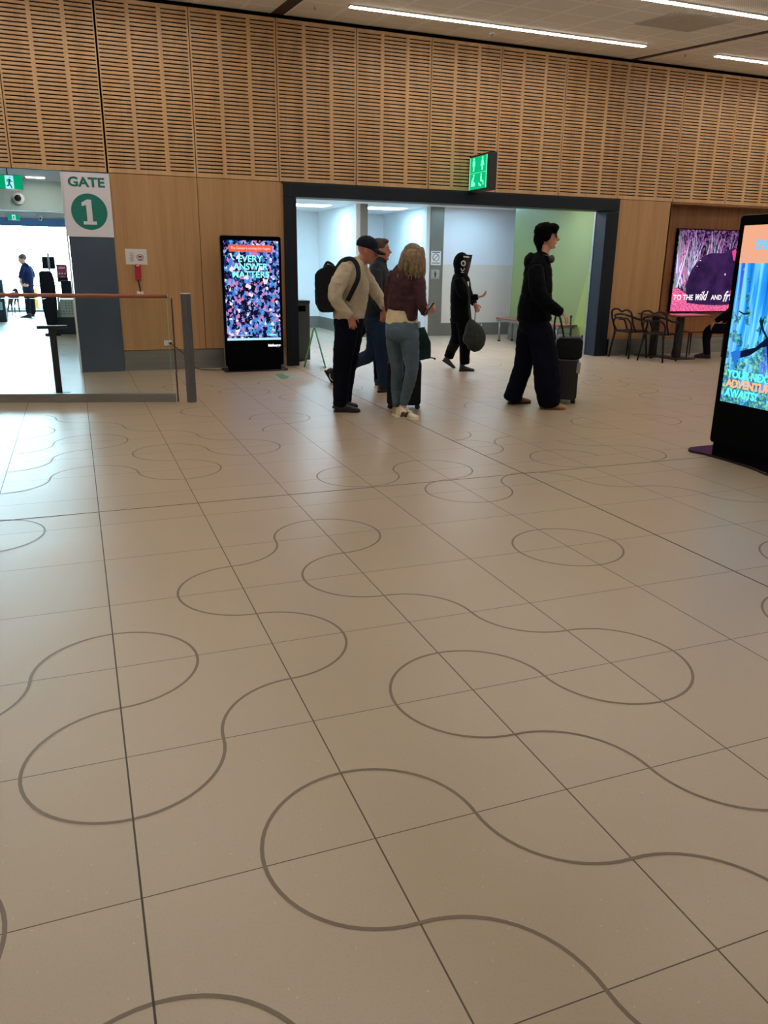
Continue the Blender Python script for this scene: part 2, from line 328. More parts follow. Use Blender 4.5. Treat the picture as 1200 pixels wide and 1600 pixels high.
# ceiling of the hall: sloped part near the far wall, flat part above and behind the camera
cm = MB(); ys = [-10, 4, 11.95]
v = [(x, y, cz(y)+dz) for dz in (0, .15) for y in ys for x in (-9, 20)]
cm.add(v, [(0, 1, 3, 2), (2, 3, 5, 4), (6, 8, 9, 7), (8, 10, 11, 9), (0, 6, 7, 1), (4, 5, 11, 10), (0, 2, 8, 6), (2, 4, 10, 8), (1, 7, 9, 3), (3, 9, 11, 5)])
ce = struct(cm.obj('ceiling', M['ceil']))
jm = MB()
for k in range(-2, 4):
    xx = 2.93+5.9*k; wd = .085 if k == 0 else .055
    v = [(x, y, cz(y)-z) for z in (-.01, .006) for y in ys for x in (xx-wd, xx+wd)]
    jm.add(v, [(0, 1, 3, 2), (2, 3, 5, 4), (6, 8, 9, 7), (8, 10, 11, 9), (0, 6, 7, 1), (4, 5, 11, 10), (0, 2, 8, 6), (2, 4, 10, 8), (1, 7, 9, 3), (3, 9, 11, 5)])
jm.obj('ceiling_joint', mat('ceiling_reveal', (46, 32, 28), .7), ce)
# far wall
JX = [.5669+1.17037*k for k in range(-8, 17)]
sbox('wall_far_backing', M['void'], -9, 20, D+.03, D+.12, ZB, ZT+.1)
def slot_panel(x0, x1, idx):
    g0 = .0125 if abs(x0-.567) < .01 else .0055; g1 = .0125 if abs(x1-.567) < .01 else .0055
    a, b = x0+g0, x1-g1; w = x1-x0; z0, z1 = ZB, ZT-.01
    mb = MB(); cols = [(.022, .318), (.362, .655), (.70, .978)]
    zz = [ZB+.065+.0484*k for k in range(41)]; hh = .0082
    # board = vertical stiles plus rails between the slots
    xs = [a]+[x0+w*c for cc in cols for c in cc]+[b]
    for k in range(0, 8, 2): mb.box(xs[k], xs[k+1], D, D+.022, z0, z1)
    edges = [z0]+[e for z in zz for e in (z-hh, z+hh)]+[z1]
    for c0, c1 in cols:
        for k in range(0, len(edges), 2): mb.box(x0+w*c0, x0+w*c1, D, D+.022, edges[k], edges[k+1])
    return struct(mb.obj('trim_%d' % idx, M['slat']))
for k in range(len(JX)-1): slot_panel(JX[k], JX[k+1], k+1)
sbox('trim_40', M['void'], -9, 20, D-.012, D+.03, ZT-.005, ZT+.03)        # solid strip, near-black colour stands for the shade in the gap under the ceiling
# lower wall
WT = D+.25
sbox('wall_far_1', M['wood'], .577, JX[9]-.004, D, WT, .285, ZB-.008); sbox('wall_far_2', M['wood'], JX[9]+.004, 2.93, D, WT, .285, ZB-.008)
sbox('wall_far_3', M['wood'], 8.79, JX[16]-.004, D, WT, .285, ZB-.008)
sbox('wall_far_core', M['void'], .6, 2.93, D+.02, WT-.01, .0, ZB)
sbox('wall_far_core_right', M['void'], 8.79, 9.9, D+.02, WT-.01, 0, ZB)
sbox('baseboard_far_left', M['steel'], .58, 2.93, D-.012, D+.02, 0, .277); sbox('baseboard_far_right', M['steel'], 8.87, 20, D-.012, D+.02, 0, .285)
sbox('wall_far_4', M['wood'], -9, -5, D, WT, 0, ZB-.008)
sbox('wall_far_sill', M['void'], 9.9, 20, D+.02, WT, 0, .29)
# recess on the right of the far wall
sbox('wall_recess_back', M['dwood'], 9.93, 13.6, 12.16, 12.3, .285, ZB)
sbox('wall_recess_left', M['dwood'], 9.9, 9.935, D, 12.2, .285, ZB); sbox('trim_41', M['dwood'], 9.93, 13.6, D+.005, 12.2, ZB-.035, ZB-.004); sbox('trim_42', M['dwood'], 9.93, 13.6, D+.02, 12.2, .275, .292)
sbox('wall_far_5', M['wood'], 13.6, 20, D, WT, .285, ZB-.008)
sbox('wall_left', M['cream'], -9.15, -9, -10, 12, 0, 5); sbox('wall_right', M['cream'], 20, 20.15, -10, 12, 0, 5); sbox('wall_near', M['cream'], -9.1, 20.1, -10.15, -10, 0, 5)
# gate pillar and the steel post beside it
sbox('wall_gate_pillar', M['pillar'], -.002, .575, D-.03, WT+.1, 0, 2.62, bevel=.004)
sbox('trim_43', M['white'], -.03, -.004, D-.02, WT+.1, 0, 2.6)
# opening: dark navy portal frame
sbox('trim_44', M['navy'], 2.955, 3.14, D-.05, D+.28, 0, 2.42, bevel=.006); sbox('trim_45', M['navy'], 8.545, 8.80, D-.05, D+.28, 0, 2.42, bevel=.006)
sbox('trim_46', M['navy'], 2.955, 8.80, D-.05, D+.28, 2.425, 2.605, bevel=.006); sbox('trim_47', M['blackm'], 2.93, 8.82, D-.02, D+.2, 2.6, 2.628)
sbox('trim_48', M['wood'], 2.93, 2.957, D-.005, D+.2, 0, 2.6); sbox('trim_49', M['steel'], 8.535, 8.548, D+.24, D+.29, 0, 2.42)
sbox('trim_50', M['blackm'], 3.05, 3.056, D-.053, D-.04, 0, 2.6); sbox('trim_51', M['blackm'], 8.66, 8.666, D-.053, D-.04, 0, 2.6)
# vestibule behind the opening
V0, VY, VC = D+.28, 16.45, 2.73
sbox('ceiling_vestibule', M['white'], .1, 13, D+.28, 20, VC, VC+.15)
sbox('wall_vestibule_header', M['white'], 2.9, 8.9, D+.28, D+.34, 2.5, VC)
sbox('wall_vestibule_green', M['green'], 8.75, 8.95, D+.28, 15.2, .285, VC)
sbox('baseboard_green', M['steel'], 8.735, 8.95, D+.28, 15.21, 0, .285)
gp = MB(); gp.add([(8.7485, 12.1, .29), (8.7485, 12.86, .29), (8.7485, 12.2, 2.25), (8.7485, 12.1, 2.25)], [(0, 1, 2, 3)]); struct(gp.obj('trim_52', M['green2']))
sbox('wall_vestibule_back', M['white3'], 7.69, 13, VY, VY+.2, 1.55, VC); sbox('wall_vestibule_back_lower', M['white2'], 7.69, 13, VY, VY+.2, .28, 1.548)
sbox('baseboard_vestibule', M['steeld'], 7.37, 13, VY-.012, VY+.1, 0, .28)
sbox('trim_53', M['steeld'], 7.37, 7.69, VY-.02, VY+.2, .0, VC); sbox('trim_54', M['white'], 7.28, 7.37, VY, VY+.2, 0, VC)
sbox('wall_corridor_middle', M['white'], 7.40, 7.7, VY+.2, 19.4, .0, VC)
sbox('trim_55', M['steeld'], 5.76, 5.915, VY-.02, VY+.15, .0, VC); sbox('trim_56', M['white'], 5.66, 5.76, VY, VY+.15, 0, VC)
sbox('wall_corridor_left', M['white'], 5.70, 5.9, VY+.15, 19.4, .28, VC); sbox('baseboard_corridor_left', M['steeld'], 5.685, 5.91, VY+.15, 19.4, 0, .28)
sbox('wall_corridor_back', M['white'], .1, 13, 19.4, 19.6, .28, VC); sbox('baseboard_corridor_back', M['steeld'], .1, 13, 19.385, 19.6, 0, .28)
sbox('baseboard_corridor_middle', M['steeld'], 7.385, 7.7, VY+.2, 19.4, 0, .28)
sbox('wall_vestibule_left', M['white'], 2.78, 2.93, WT, 19.4, 0, VC)
sbox('wall_side_corridor_end', M['white'], 13, 13.15, 12.3, 19.6, 0, VC); sbox('wall_side_corridor_near', M['white'], 8.95, 13, 14.6, 14.75, 0, VC)
# gate lounge beyond the pillar
sbox('wall_lounge_right', M['white'], .1, .25, WT+.1, 28, 0, 2.9); sbox('wall_lounge_left', M['cream'], -8.15, -8, WT, 28, 0, 2.9)
sbox('ceiling_lounge', mat('lounge_ceiling', (186, 198, 210), .6), -8.1, .2, D+.12, 28.2, 2.86, 3.0)
sbox('wall_lounge_bulkhead', mat('pale_green_bulkhead', (170, 192, 190), .6), -8, .1, 16.2, 16.6, 2.36, 2.86)
sbox('trim_57', M['white'], -8, .1, 20.0, 20.2, 2.41, 2.86); sbox('trim_58', mat('blue_beam', (80, 132, 190), .5), -8, .1, 19.97, 20.05, 2.24, 2.41)
w1 = struct(MB().box(-8, .1, 27.98, 28.0, .0, 2.86).obj('window_1', M['glass']))
fr = MB()
for x in (-8, -5.9, -3.9, .04): fr.box(x, x+.06, 27.95, 28.02, 0, 2.86)
fr.box(-8, .1, 27.95, 28.02, 0, .12); fr.box(-8, .1, 27.95, 28.02, 2.75, 2.86); fr.obj('window_frame', M['white'], w1)
sbox('ground', M['asph'], -60, 60, 28.2, 160, -.12, -.02)

# ================================================================== CEILING FITTINGS
def linear_lamp(x0, x1, y, label, group=None):
    t = thing('linear_ceiling_light', label, 'ceiling light', ((x0+x1)/2, y, cz(y)), group)
    MB().box(x0-.01, x1+.01, y-.045, y+.045, cz(y)-.02, cz(y)+.01).obj('housing', M['white'], t)
    MB().box(x0, x1, y-.032, y+.032, cz(y)-.027, cz(y)-.0195).obj('diffuser', M['lampm'], t)
rows = [10.74, 8.42, 6.1, 3.8, 1.5]
for ri, y in enumerate(rows):
    for k in range(-2, 3):
        x0 = 3.61+5.9*k; x1 = x0+4.57
        if ri == 0 and k == 0: lb, g = 'long lit linear ceiling light running over the dark portal opening', None
        elif ri == 0 and k == 1: lb, g = 'lit linear ceiling light at the right edge, nearest the slatted wall', None
        elif ri == 1 and k == 0: lb, g = 'lit linear ceiling light crossing the top right corner beside the grey vent', None
        else: lb, g = 'lit linear ceiling light out of the picture over the hall floor', 'linear lights out of view'
        linear_lamp(x0, x1, y, lb, g)
vt = thing('ceiling_vent', 'square grey grille set flush in the ceiling between two linear lights', 'vent', (7.6, 9.2, cz(9.2)))
vm = MB(); vg = MB()
def cq(mb, x0, x1, y0, y1, t0, t1):
    v = [(x, y, cz(y)-t) for t in (t0, t1) for y in (y0, y1) for x in (x0, x1)]
    mb.add(v, [(0, 2, 3, 1), (4, 5, 7, 6), (0, 1, 5, 4), (2, 6, 7, 3), (0, 4, 6, 2), (1, 3, 7, 5)])
cq(vm, 7.14, 8.04, 8.72, 9.66, -.005, .008); vm.obj('backing_plate', M['vent'], vt)
for k in range(22): cq(vg, 7.16, 8.02, 8.74+.0415*k, 8.76+.0415*k, .008, .013)
vg.obj('grille', mat('grille_slats', (200, 194, 184), .6), vt)
for (px, py, lb) in ((770, 52, 'small white ceiling sensor hanging left of the joint over the slatted wall'), (1071, 84, 'tiny pale sprinkler head in the ceiling near the right edge'), (492, 9, 'tiny pale sprinkler head in the ceiling beside the left dark joint')):
    v = ray(px, py); a = 4.73-.09*11.84; t = (a-H)/(v.z-.09*v.y); p = Vector((v.x*t, v.y*t, H+v.z*t))
    big = px == 770
    s = thing('smoke_detector' if big else 'sprinkler_head', lb, 'detector' if big else 'sprinkler', p)
    MB().cyl(p, .05 if big else .022, -.015, .01).obj('base', M['white'], s); MB().tube([p+Vector((0, 0, -.014)), p+Vector((0, 0, -.045))], [.032, .022] if big else [.008, .012], 12).obj('sensor_head' if big else 'deflector', M['vent'], s)

# ================================================================== HANGING TOILET SIGN (faces left, edge to the wall)
ts = thing('restroom_sign', 'green lit restroom sign box sticking out of the slatted wall above the portal', 'sign', (6.1, D, 2.95))
sx0 = on_y(741, 262, D-.12).x
S0, S1, SY0, SY1, SZ0, SZ1 = 5.93, 6.08, 11.2, 11.82, 2.60, 3.12
MB().box(S0, S1, SY0, SY1, SZ0, SZ1).obj('housing', M['dgrey'], ts, .006)
MB().box(S0-.004, S0+.002, SY0+.03, SY1-.03, SZ0+.03, SZ1-.03).obj('lit_panel', emis('sign_green_lit', (10, 190, 120), 1.0), ts)
pm = MB(); px_ = S0-.005
def P2(u, v_): return (px_, SY1-.03-u*(SY1-SY0-.06), SZ0+.03+v_*(SZ1-SZ0-.06))
def icon(poly): pm.add([P2(*p) for p in poly]+[(P2(*p)[0]-.002,)+P2(*p)[1:] for p in poly], [tuple(range(len(poly))), tuple(range(len(poly), 2*len(poly)))[::-1]]+[(i, (i+1) % len(poly), len(poly)+(i+1) % len(poly), len(poly)+i) for i in range(len(poly))])
def disc(cx, cy, rx, ry=None, n=12): ry = ry or rx; return [(cx+rx*math.cos(2*PI*i/n), cy+ry*math.sin(2*PI*i/n)) for i in range(n)]
icon(disc(.24, .93, .045)); icon([(.17, .88), (.31, .88), (.31, .72), (.28, .72), (.28, .56), (.2, .56), (.2, .72), (.17, .72)])
icon(disc(.74, .93, .045)); icon([(.7, .88), (.78, .88), (.85, .7), (.78, .7), (.78, .56), (.7, .56), (.7, .7), (.63, .7)])
icon(disc(.27, .43, .04)); icon([(.22, .39), (.3, .37), (.24, .26), (.36, .2), (.34, .1), (.12, .1), (.14, .28)])
icon(disc(.7, .43, .04)); icon([(.66, .39), (.73, .39), (.74, .26), (.84, .24), (.86, .1), (.8, .12), (.79, .2), (.66, .22)]); icon([(.58, .2), (.66, .14), (.74, .1), (.7, .06), (.6, .09), (.54, .17)])
icon([(.0, .495), (1, .495), (1, .505), (0, .505)]); icon([(.0, 0), (.03, 0), (.03, 1), (0, 1)]); icon([(.97, 0), (1, 0), (1, 1), (.97, 1)])
pm.obj('pictogram', emis('sign_mint', (130, 255, 205), 1.1), ts)

# ================================================================== GATE SIGN ON THE PILLAR
gs = thing('gate_sign', 'white gate sign with teal lettering and number 1 disc on the grey pillar', 'sign', (.28, D-.04, 2.2))
gx0, gx1, gz0, gz1 = -.004, .578, 1.806, 2.605; gy = D-.045
MB().box(gx0, gx1, gy, D-.028, gz0, gz1).obj('panel', M['sign'], gs)
text('gate_lettering', 'GATE', M['teal'], .17, face_T((.285, gy-.001, 2.49), (1, 0, 0), (0, 0, 1)), gs, ext=.001, bold=.006, fit=(.46, .125))
MB().add([(.29+.228*math.cos(2*PI*i/48), gy-.0015, 2.122+.228*math.sin(2*PI*i/48)) for i in range(48)], [tuple(range(48))]).obj('number_disc', M['teal'], gs)
MB().prism([(.205, 1.962), (.372, 1.962), (.372, 2.002), (.325, 2.002), (.325, 2.275), (.27, 2.275), (.2, 2.235), (.2, 2.19), (.255, 2.205), (.255, 2.002), (.205, 2.002)], gy-.006, gy-.002, lambda u, v_, q: Vector((u, q, v_))).obj('number', M['sign'], gs)

# ================================================================== THINGS ON THE WOOD WALL
pn = thing('wall_notice', 'white paper notice with two small drawings fixed to the wood wall above the red case', 'notice', (.85, D, 1.56))
MB().box(.706, .993, D-.006, D-.001, 1.458, 1.664).obj('sheet', M['paper'], pn)
nm = MB()
for k in range(14): nm.box(.745+.012*(k % 4)+random.uniform(0, .01), .80+random.uniform(0, .03), D-.0075, D-.006, 1.50+.0085*k, 1.503+.0085*k)
nm.obj('printed_lines', M['ink'], pn)
rm = MB(); rm.tube([(.9+.045*math.cos(a), D-.007, 1.558+.032*math.sin(a)) for a in [2*PI*i/20 for i in range(20)]], .004, 5, closed=True); rm.box(.865, .935, D-.008, D-.006, 1.512, 1.522); rm.box(.875, .925, D-.008, D-.006, 1.55, 1.572)
rm.obj('printed_picture', M['redink'], pn)
rc = thing('emergency_handset', 'narrow red case hanging on the wood wall under the paper notice', 'handset', (.85, D, 1.35))
MB().box(.815, .893, D-.07, D-.002, 1.25, 1.455).obj('case', M['red'], rc, .008); MB().box(.835, .873, D-.073, D-.07, 1.435, 1.45).obj('white_tab', M['paper'], rc)
MB().cyl((.884, D-.072, 1.268), .009, -.004, .004, 10, 'y').obj('lock', M['steel'], rc)
MB().tube(smooth_path([(.85, D-.03, 1.255), (.852, D-.035, 1.2), (.862, D-.03, 1.15), (.868, D-.03, 1.09)]), .009, 7).obj('cord', M['rubber'], rc)
so = thing('socket_outlet', 'small white outlet box behind the handrail, below the red case', 'outlet', (.86, D, 1.06))
MB().box(.82, .905, D-.035, D-.001, 1.01, 1.098).obj('box', M['white'], so, .004); MB().box(.835, .89, D-.038, D-.035, 1.03, 1.08).obj('face_plate', M['paper'], so)
so2 = thing('power_point', 'white double power point low on the wood wall with a black plug in it', 'power point', (1.19, D, .38))
MB().box(1.14, 1.245, D-.012, D-.001, .342, .415).obj('plate', M['white'], so2, .003); MB().box(1.158, 1.168, D-.016, D-.012, .372, .386).obj('switch', M['paper'], so2)
pg = thing('mains_lead', 'black plug and lead running from the low power point to the crowd screen', 'lead', (1.22, D, .37))
MB().cyl((1.222, D-.013, .375), .02, -.035, 0, 12, 'y').obj('plug', M['rubber'], pg)
MB().tube(smooth_path([(1.222, D-.04, .375), (1.30, D-.06, .32), (1.42, D-.08, .2), (1.5, D-.1, .06), (1.6, D-.15, .008), (1.72, D-.25, .008), (1.86, D-.32, .008), (1.925, D-.36, .03)]), .005, 6).obj('cable', M['rubber'], pg)

# ================================================================== CROWD SCREEN KIOSK
def kiosk(name, label, T, w, z0, z1, sz0, sz1, mb_, screen_mat, plate, bez=.035, slope=.04):
    t = thing(name, label, 'digital display', T @ Vector((w/2, 0, 0)))
    fn = lambda u, v_, q: T @ Vector((u, q, v_))
    MB().prism(rrect(0, w, z0, z1, .03), 0, .09, fn).obj('cabinet', M['black'], t, .004)
    MB().prism(rrect(-.004, w+.004, z0-.002, z1+.004, .03), .012, .08, fn).obj('edge_band', M['steeld'], t)
    MB().prism([(bez, sz0), (w-bez, sz0), (w-bez, sz1), (bez, sz1)], -.002, .001, fn).obj('screen', screen_mat, t)
    MB().box(.04, w-.04, .005, .10, .02, z0+.01, T=T).obj('plinth', M['black'], t)
    MB().prism(plate, .0, .02, lambda u, v_, q: T @ Vector((u, v_, q))).obj('base_plate', M['plum'], t, .003)
    return t
T1 = Matrix.Translation((1.935, 11.36, 0))
k1 = kiosk('advertising_kiosk', 'black freestanding digital screen by the wood wall showing a dense crowd picture', T1, .852, .075, 1.855, .437, 1.797, None, crowd_mat(), rrect(-.03, .9, -.1, .28, .05), .038)
ky = 11.36
def T1f(x, z, o=.004): return face_T((x, ky-o, z), (1, 0, 0), (0, 0, 1))
MB().box(2.05, 2.66, ky-.004, ky-.002, 1.645, 1.738).obj('orange_banner', emis('banner_orange', (240, 96, 70), 1), k1)
text('banner_lettering', 'The Census is coming this August', emis('banner_text', (255, 200, 190), 1), .04, T1f(2.355, 1.69, .006), k1, bold=.001, fit=(.56, .045))
mint = emis('mint_lettering', (130, 245, 230), 1.45)
for i, (s, w_) in enumerate((('EVERY', .33), ('ANSWER', .47), ('MATTERS', .50))):
    text('headline', s, mint, .12, T1f(2.345, 1.555-.105*i, .005), k1, bold=.002, fit=(w_*1.04, .088))
MB().box(1.972, 2.75, ky-.004, ky-.002, .438, .468).obj('footer_bar', emis('footer_bar', (185, 240, 250), 1), k1)
text('web_address', 'census.abs.gov.au', emis('pale_text', (190, 215, 255), 1), .03, T1f(2.19, .51), k1, bold=.001, fit=(.29, .028))
text('census_word', 'Census', mint, .03, T1f(2.62, .515), k1, bold=.001, fit=(.14, .034))
ci = MB(); 
for (a, b, c, d) in ((2.56, 2.68, .565, .575), (2.56, 2.68, .635, .645), (2.56, 2.57, .565, .645), (2.67, 2.68, .565, .645), (2.59, 2.65, .59, .62), (2.545, 2.60, .65, .66)): ci.box(a, b, ky-.004, ky-.002, c, d)
ci.obj('census_emblem', emis('emblem_cyan', (60, 200, 225), 1), k1)
text('owner_lettering', 'bishopp', emis('white_text', (240, 245, 255), 1.2), .05, T1f(2.655, .355), k1, bold=.004, fit=(.19, .045))

# ================================================================== FOREST SCREEN KIOSK (faces left)
T2 = Matrix(((0, 1, 0, 4.92), (-1, 0, 0, 5.06), (0, 0, 1, 0), (0, 0, 0, 1)))
pl = [(-.11, .06), (-.10, -.1), (-.02, -.185), (.12, -.15), (.35, -.14), (.62, -.15), (.8, -.19), (.98, -.18), (1.05, -.05), (1.06, .15), (1.0, .33), (.8, .33), (.4, .29), (.1, .33), (-.06, .3), (-.11, .2)]
k2 = kiosk('advertising_kiosk', 'large black digital screen close at the right edge showing a blue forest advert', T2, .95, .085, 1.88, .44, 1.805, None, forest_mat(), [(a, b) for a, b, *_ in [tuple(p) for p in smooth_path([(a, b, 0) for a, b in pl+[pl[0]]], 3)]][:-1], .055)
def T2f(u, z, o=.004): return face_T((4.92-o, 5.06-u, z), (0, -1, 0), (0, 0, 1))
MB().box(4.92-.005, 4.92-.003, 5.06-.895, 5.06-.055, 1.528, 1.805).obj('peach_header', emis('peach', (240, 172, 138), 1), k2)
text('header_lettering', 'tree', emis('sky_lettering', (110, 200, 250), 1.1), .1, T2f(.197, 1.668, .007), k2, bold=.003, align='LEFT', fit=(.17, .085))
cy = emis('cyan_lettering', (90, 235, 245), 1.35); og = emis('orange_lettering', (255, 165, 125), 1.35)
text('slogan_line', 'YOUR NEXT', cy, .08, T2f(.095, .672, .006), k2, bold=.003, align='LEFT', fit=(.455, .066))
text('slogan_line', 'ADVENTURE', og, .08, T2f(.095, .598, .006), k2, bold=.003, align='LEFT', fit=(.50, .066))
text('slogan_line', 'AWAITS!', cy, .08, T2f(.095, .522, .006), k2, bold=.003, align='LEFT', fit=(.335, .066))
dk = emis('climber_dark', (16, 22, 52), 1)
def pic(mb, poly, o): mb.add([(4.92-o, 5.06-u, z) for u, z in poly], [tuple(range(len(poly)))])
zc = MB()
pic(zc, [(.19, .80), (.30, .835), (.40, .905), (.50, .93), (.62, .95), (.70, 1.02), (.72, 1.15), (.66, 1.2), (.58, 1.1), (.54, .99), (.44, .985), (.34, .90), (.2, .86)], .005)
pic(zc, [(.44, .94), (.47, .85), (.5, .72), (.56, .72), (.53, .86), (.56, .95)], .0055)
pic(zc, [(.47, 1.2), (.5, 1.26), (.56, 1.22), (.60, 1.15), (.56, 1.12)], .0055); zc.obj('climber_figure', dk, k2)
for a in ([(.12, 1.16), (.17, 1.14), (.23, 1.145), (.24, 1.16), (.175, 1.152), (.12, 1.17)], [(.34, 1.1), (.39, 1.02), (.45, .96), (.46, .97), (.4, 1.04), (.35, 1.14)], [(.36, 1.0), (.37, 1.12), (.385, 1.12), (.37, .99)]):
    tw = MB(); pic(tw, a, .0045); tw.obj('twig', M['twig'], k2)
hm = MB(); pic(hm, [(.10, .84), (.13, .78), (.16, .74), (.185, .75), (.175, .79), (.205, .81), (.2, .86), (.15, .86)], .0055); hm.obj('climber_shoe', emis('shoe_blue', (40, 120, 215), 1), k2)
pk = MB(); pic(pk, [(.58, .94), (.66, .95), (.66, 1.0), (.58, 1.0)], .006); pk.obj('climber_shirt', emis('shirt_pink', (240, 80, 140), 1), k2)

# ================================================================== WALL SCREEN IN THE RECESS
SYW = 12.1
ws = thing('video_wall', 'wide wall screen in the walnut recess showing a dark wombat on pink mulch', 'screen', (11.7, 12.16, 1.45))
MB().box(10.36, 13.2, SYW, 12.16, .73, 2.21).obj('frame', M['black'], ws)
MB().box(10.375, 13.18, SYW-.003, SYW, .745, 2.195).obj('picture_ground', mulch_mat('undergrowth_picture', [(.38, (26, 12, 34)), (.5, (70, 40, 84)), (.62, (150, 90, 150)), (.7, (60, 90, 70))], 26, 1.0), ws)
def wp(mb, poly, o): mb.add([(x, SYW-o, z) for x, z in poly], [tuple(range(len(poly)))])
a = MB(); wp(a, [(10.378, .748), (13.17, .748), (13.17, .98), (12.2, .93), (11.2, .92), (10.8, 1.02), (10.378, 1.22)], .004); a.obj('pink_mulch', mulch_mat('pink_mulch_picture', [(.36, (120, 20, 70)), (.46, (225, 70, 130)), (.6, (250, 140, 185)), (.7, (230, 90, 150))], 30, 1.05, (1, 1, 2.6)), ws)
lil = MB(); grn = MB(); pkb = MB(); wh = MB()
for k in range(110):
    x = 10.39+random.random()**1.5*1.25; ln = random.uniform(.35, .9); z0 = random.uniform(1.1, 1.5); z1 = min(2.18, z0+ln); dx = random.uniform(-.22, .22); w = random.uniform(.012, .045)
    x1 = min(max(x+dx, 10.39), 13.1); m = (grn, lil, wh, pkb, grn)[k % 5]
    wp(m, [(x, z0), (x+w, z0), (x1+.004, z1), (x1, z1)], .0045+.0001*(k % 9))
for k in range(40):
    x = 11.6+random.random()*1.5; z0 = random.uniform(1.3, 1.8); z1 = min(2.18, z0+random.uniform(.2, .5)); m = (pkb, wh, pkb, lil)[k % 4]; wp(m, [(x, z0), (x+.012, z0), (x+random.uniform(-.1, .1), z1)], .0045+.0001*(k % 9))
lil.obj('lilac_blades', emis('lilac', (176, 150, 235), 1), ws); grn.obj('green_blades', emis('grass_green', (120, 150, 130), 1), ws); wh.obj('pale_blades', emis('pale_blade', (225, 225, 250), 1), ws); pkb.obj('pink_blades', emis('pink_blade', (225, 110, 190), 1), ws)
an = MB(); bp_ = [(10.74, .90), (10.70, 1.05), (10.69, 1.25), (10.74, 1.45), (10.84, 1.60), (10.98, 1.72), (11.15, 1.79), (11.32, 1.80), (11.45, 1.80), (11.56, 1.85), (11.72, 1.90), (11.82, 1.85), (11.95, 1.88), (12.1, 1.78), (12.35, 1.7), (12.5, 1.5), (12.42, 1.3), (12.3, 1.18), (12.1, 1.1), (12.0, .92), (11.7, .86), (11.2, .86)]
wp(an, [(p[0], p[1]) for p in [tuple(q)[:2] for q in smooth_path([(x, z, 0) for x, z in bp_+[bp_[0]]], 3)][:-1]], .0058); an.obj('wombat_body', mulch_mat('wombat_fur_picture', [(.3, (36, 22, 54)), (.6, (62, 36, 84))], 4, .95), ws)
an = MB(); wp(an, [(11.66, 1.84), (11.74, 1.88), (11.8, 1.80), (11.78, 1.66), (11.72, 1.68)], .0064); wp(an, disc(12.15, 1.25, .05, .08), .0064); wp(an, disc(11.78, 1.08, .04, .06), .0064); an.obj('wombat_ear', emis('ear_pink', (235, 70, 150), 1), ws)
an = MB(); wp(an, disc(11.57, 1.42, .012, .02), .0064); wp(an, disc(10.94, 1.66, .02, .008), .0064); wp(an, disc(10.88, 1.56, .01, .008), .0064); an.obj('highlight_dots', emis('dot_white', (250, 235, 255), 1.1), ws)
wt = emis('caption_white', (250, 240, 250), 1.1)
text('caption', 'TO THE', wt, .1, face_T((10.41, SYW-.008, 1.0), (1, 0, 0), (0, 0, 1)), ws, bold=.002, align='LEFT', fit=(.46, .1))
text('caption', 'wild', wt, .16, face_T((10.93, SYW-.008, 1.03), (1, 0, 0), (0, 0, 1)), ws, bold=.002, shear=.35, align='LEFT', fit=(.29, .17))
text('caption', 'AND', wt, .1, face_T((11.3, SYW-.008, 1.0), (1, 0, 0), (0, 0, 1)), ws, bold=.002, align='LEFT', fit=(.26, .09))
text('caption', 'free', wt, .16, face_T((11.6, SYW-.008, 1.02), (1, 0, 0), (0, 0, 1)), ws, bold=.002, shear=.35, align='LEFT', fit=(.36, .2))

# ================================================================== GLASS BARRIER, POSTS
bd = Vector((1.823, -.5, 0)).normalized(); bn = Vector((-bd.y, bd.x, 0)); B1 = Vector((.947, 8.92, 0))
TB = Matrix((bd, bn, Vector((0, 0, 1)))).transposed().to_4x4(); TB.translation = B1      # x runs along the barrier, negative to the left
gb = thing('glass_barrier', 'frameless glass balustrade with timber handrail in front of the gate', 'barrier', B1)
MB().box(-4.6, 0, -.03, .03, 0, .095, T=TB).obj('base_shoe', M['steel'], gb, .004)
MB().box(-4.6, -2.46, -.006, .006, .09, 1.10, T=TB).obj('glass_panel', M['glass'], gb); MB().box(-2.44, -.03, -.006, .006, .09, 1.10, T=TB).obj('glass_panel', M['glass'], gb)
MB().tube([TB @ Vector((x, 0, 1.135)) for x in (-4.6, -2.3, -.02)], .021, 14).obj('handrail', M['rail'], gb)
MB().tube([TB @ Vector((-.019, 0, 1.135)), TB @ Vector((-.002, 0, 1.135))], .023, 14).obj('rail_end_cap', M['steel'], gb)
MB().box(-.034, -.030, -.007, .007, .09, 1.11, T=TB).obj('glass_edge', M['afr2'], gb); MB().box(.015, .03, -.008, .008, 0, 1.115, T=TB).obj('end_post', mat('bronze_post', (92, 66, 60), .4, .5), gb)
cp = on_floor(301, 629); cp = Vector((cp.x+.0, cp.y+.05, 0))
po = thing('steel_bollard', 'ribbed stainless steel post standing at the end of the glass barrier', 'bollard', cp)
pm_ = MB(); n = 40
pts = [(cp.x+(.047+.006*(i//2 % 2))*math.cos(2*PI*i/n), cp.y+(.047+.006*(i//2 % 2))*math.sin(2*PI*i/n)) for i in range(n)]
pm_.prism(pts, 0, 1.165, lambda u, v_, q: Vector((u, v_, q))).obj('shaft', mat('ribbed_steel', (112, 112, 116), .4, .7), po); MB().cyl(cp, .054, 1.163, 1.172, 24).obj('top_cap', M['white'], po)
sp_ = on_floor(93, 619); sp_ = Vector((sp_.x, sp_.y+.12, 0))
stn = thing('black_stanchion', 'black square post with flat top plate just behind the glass barrier', 'post', sp_)
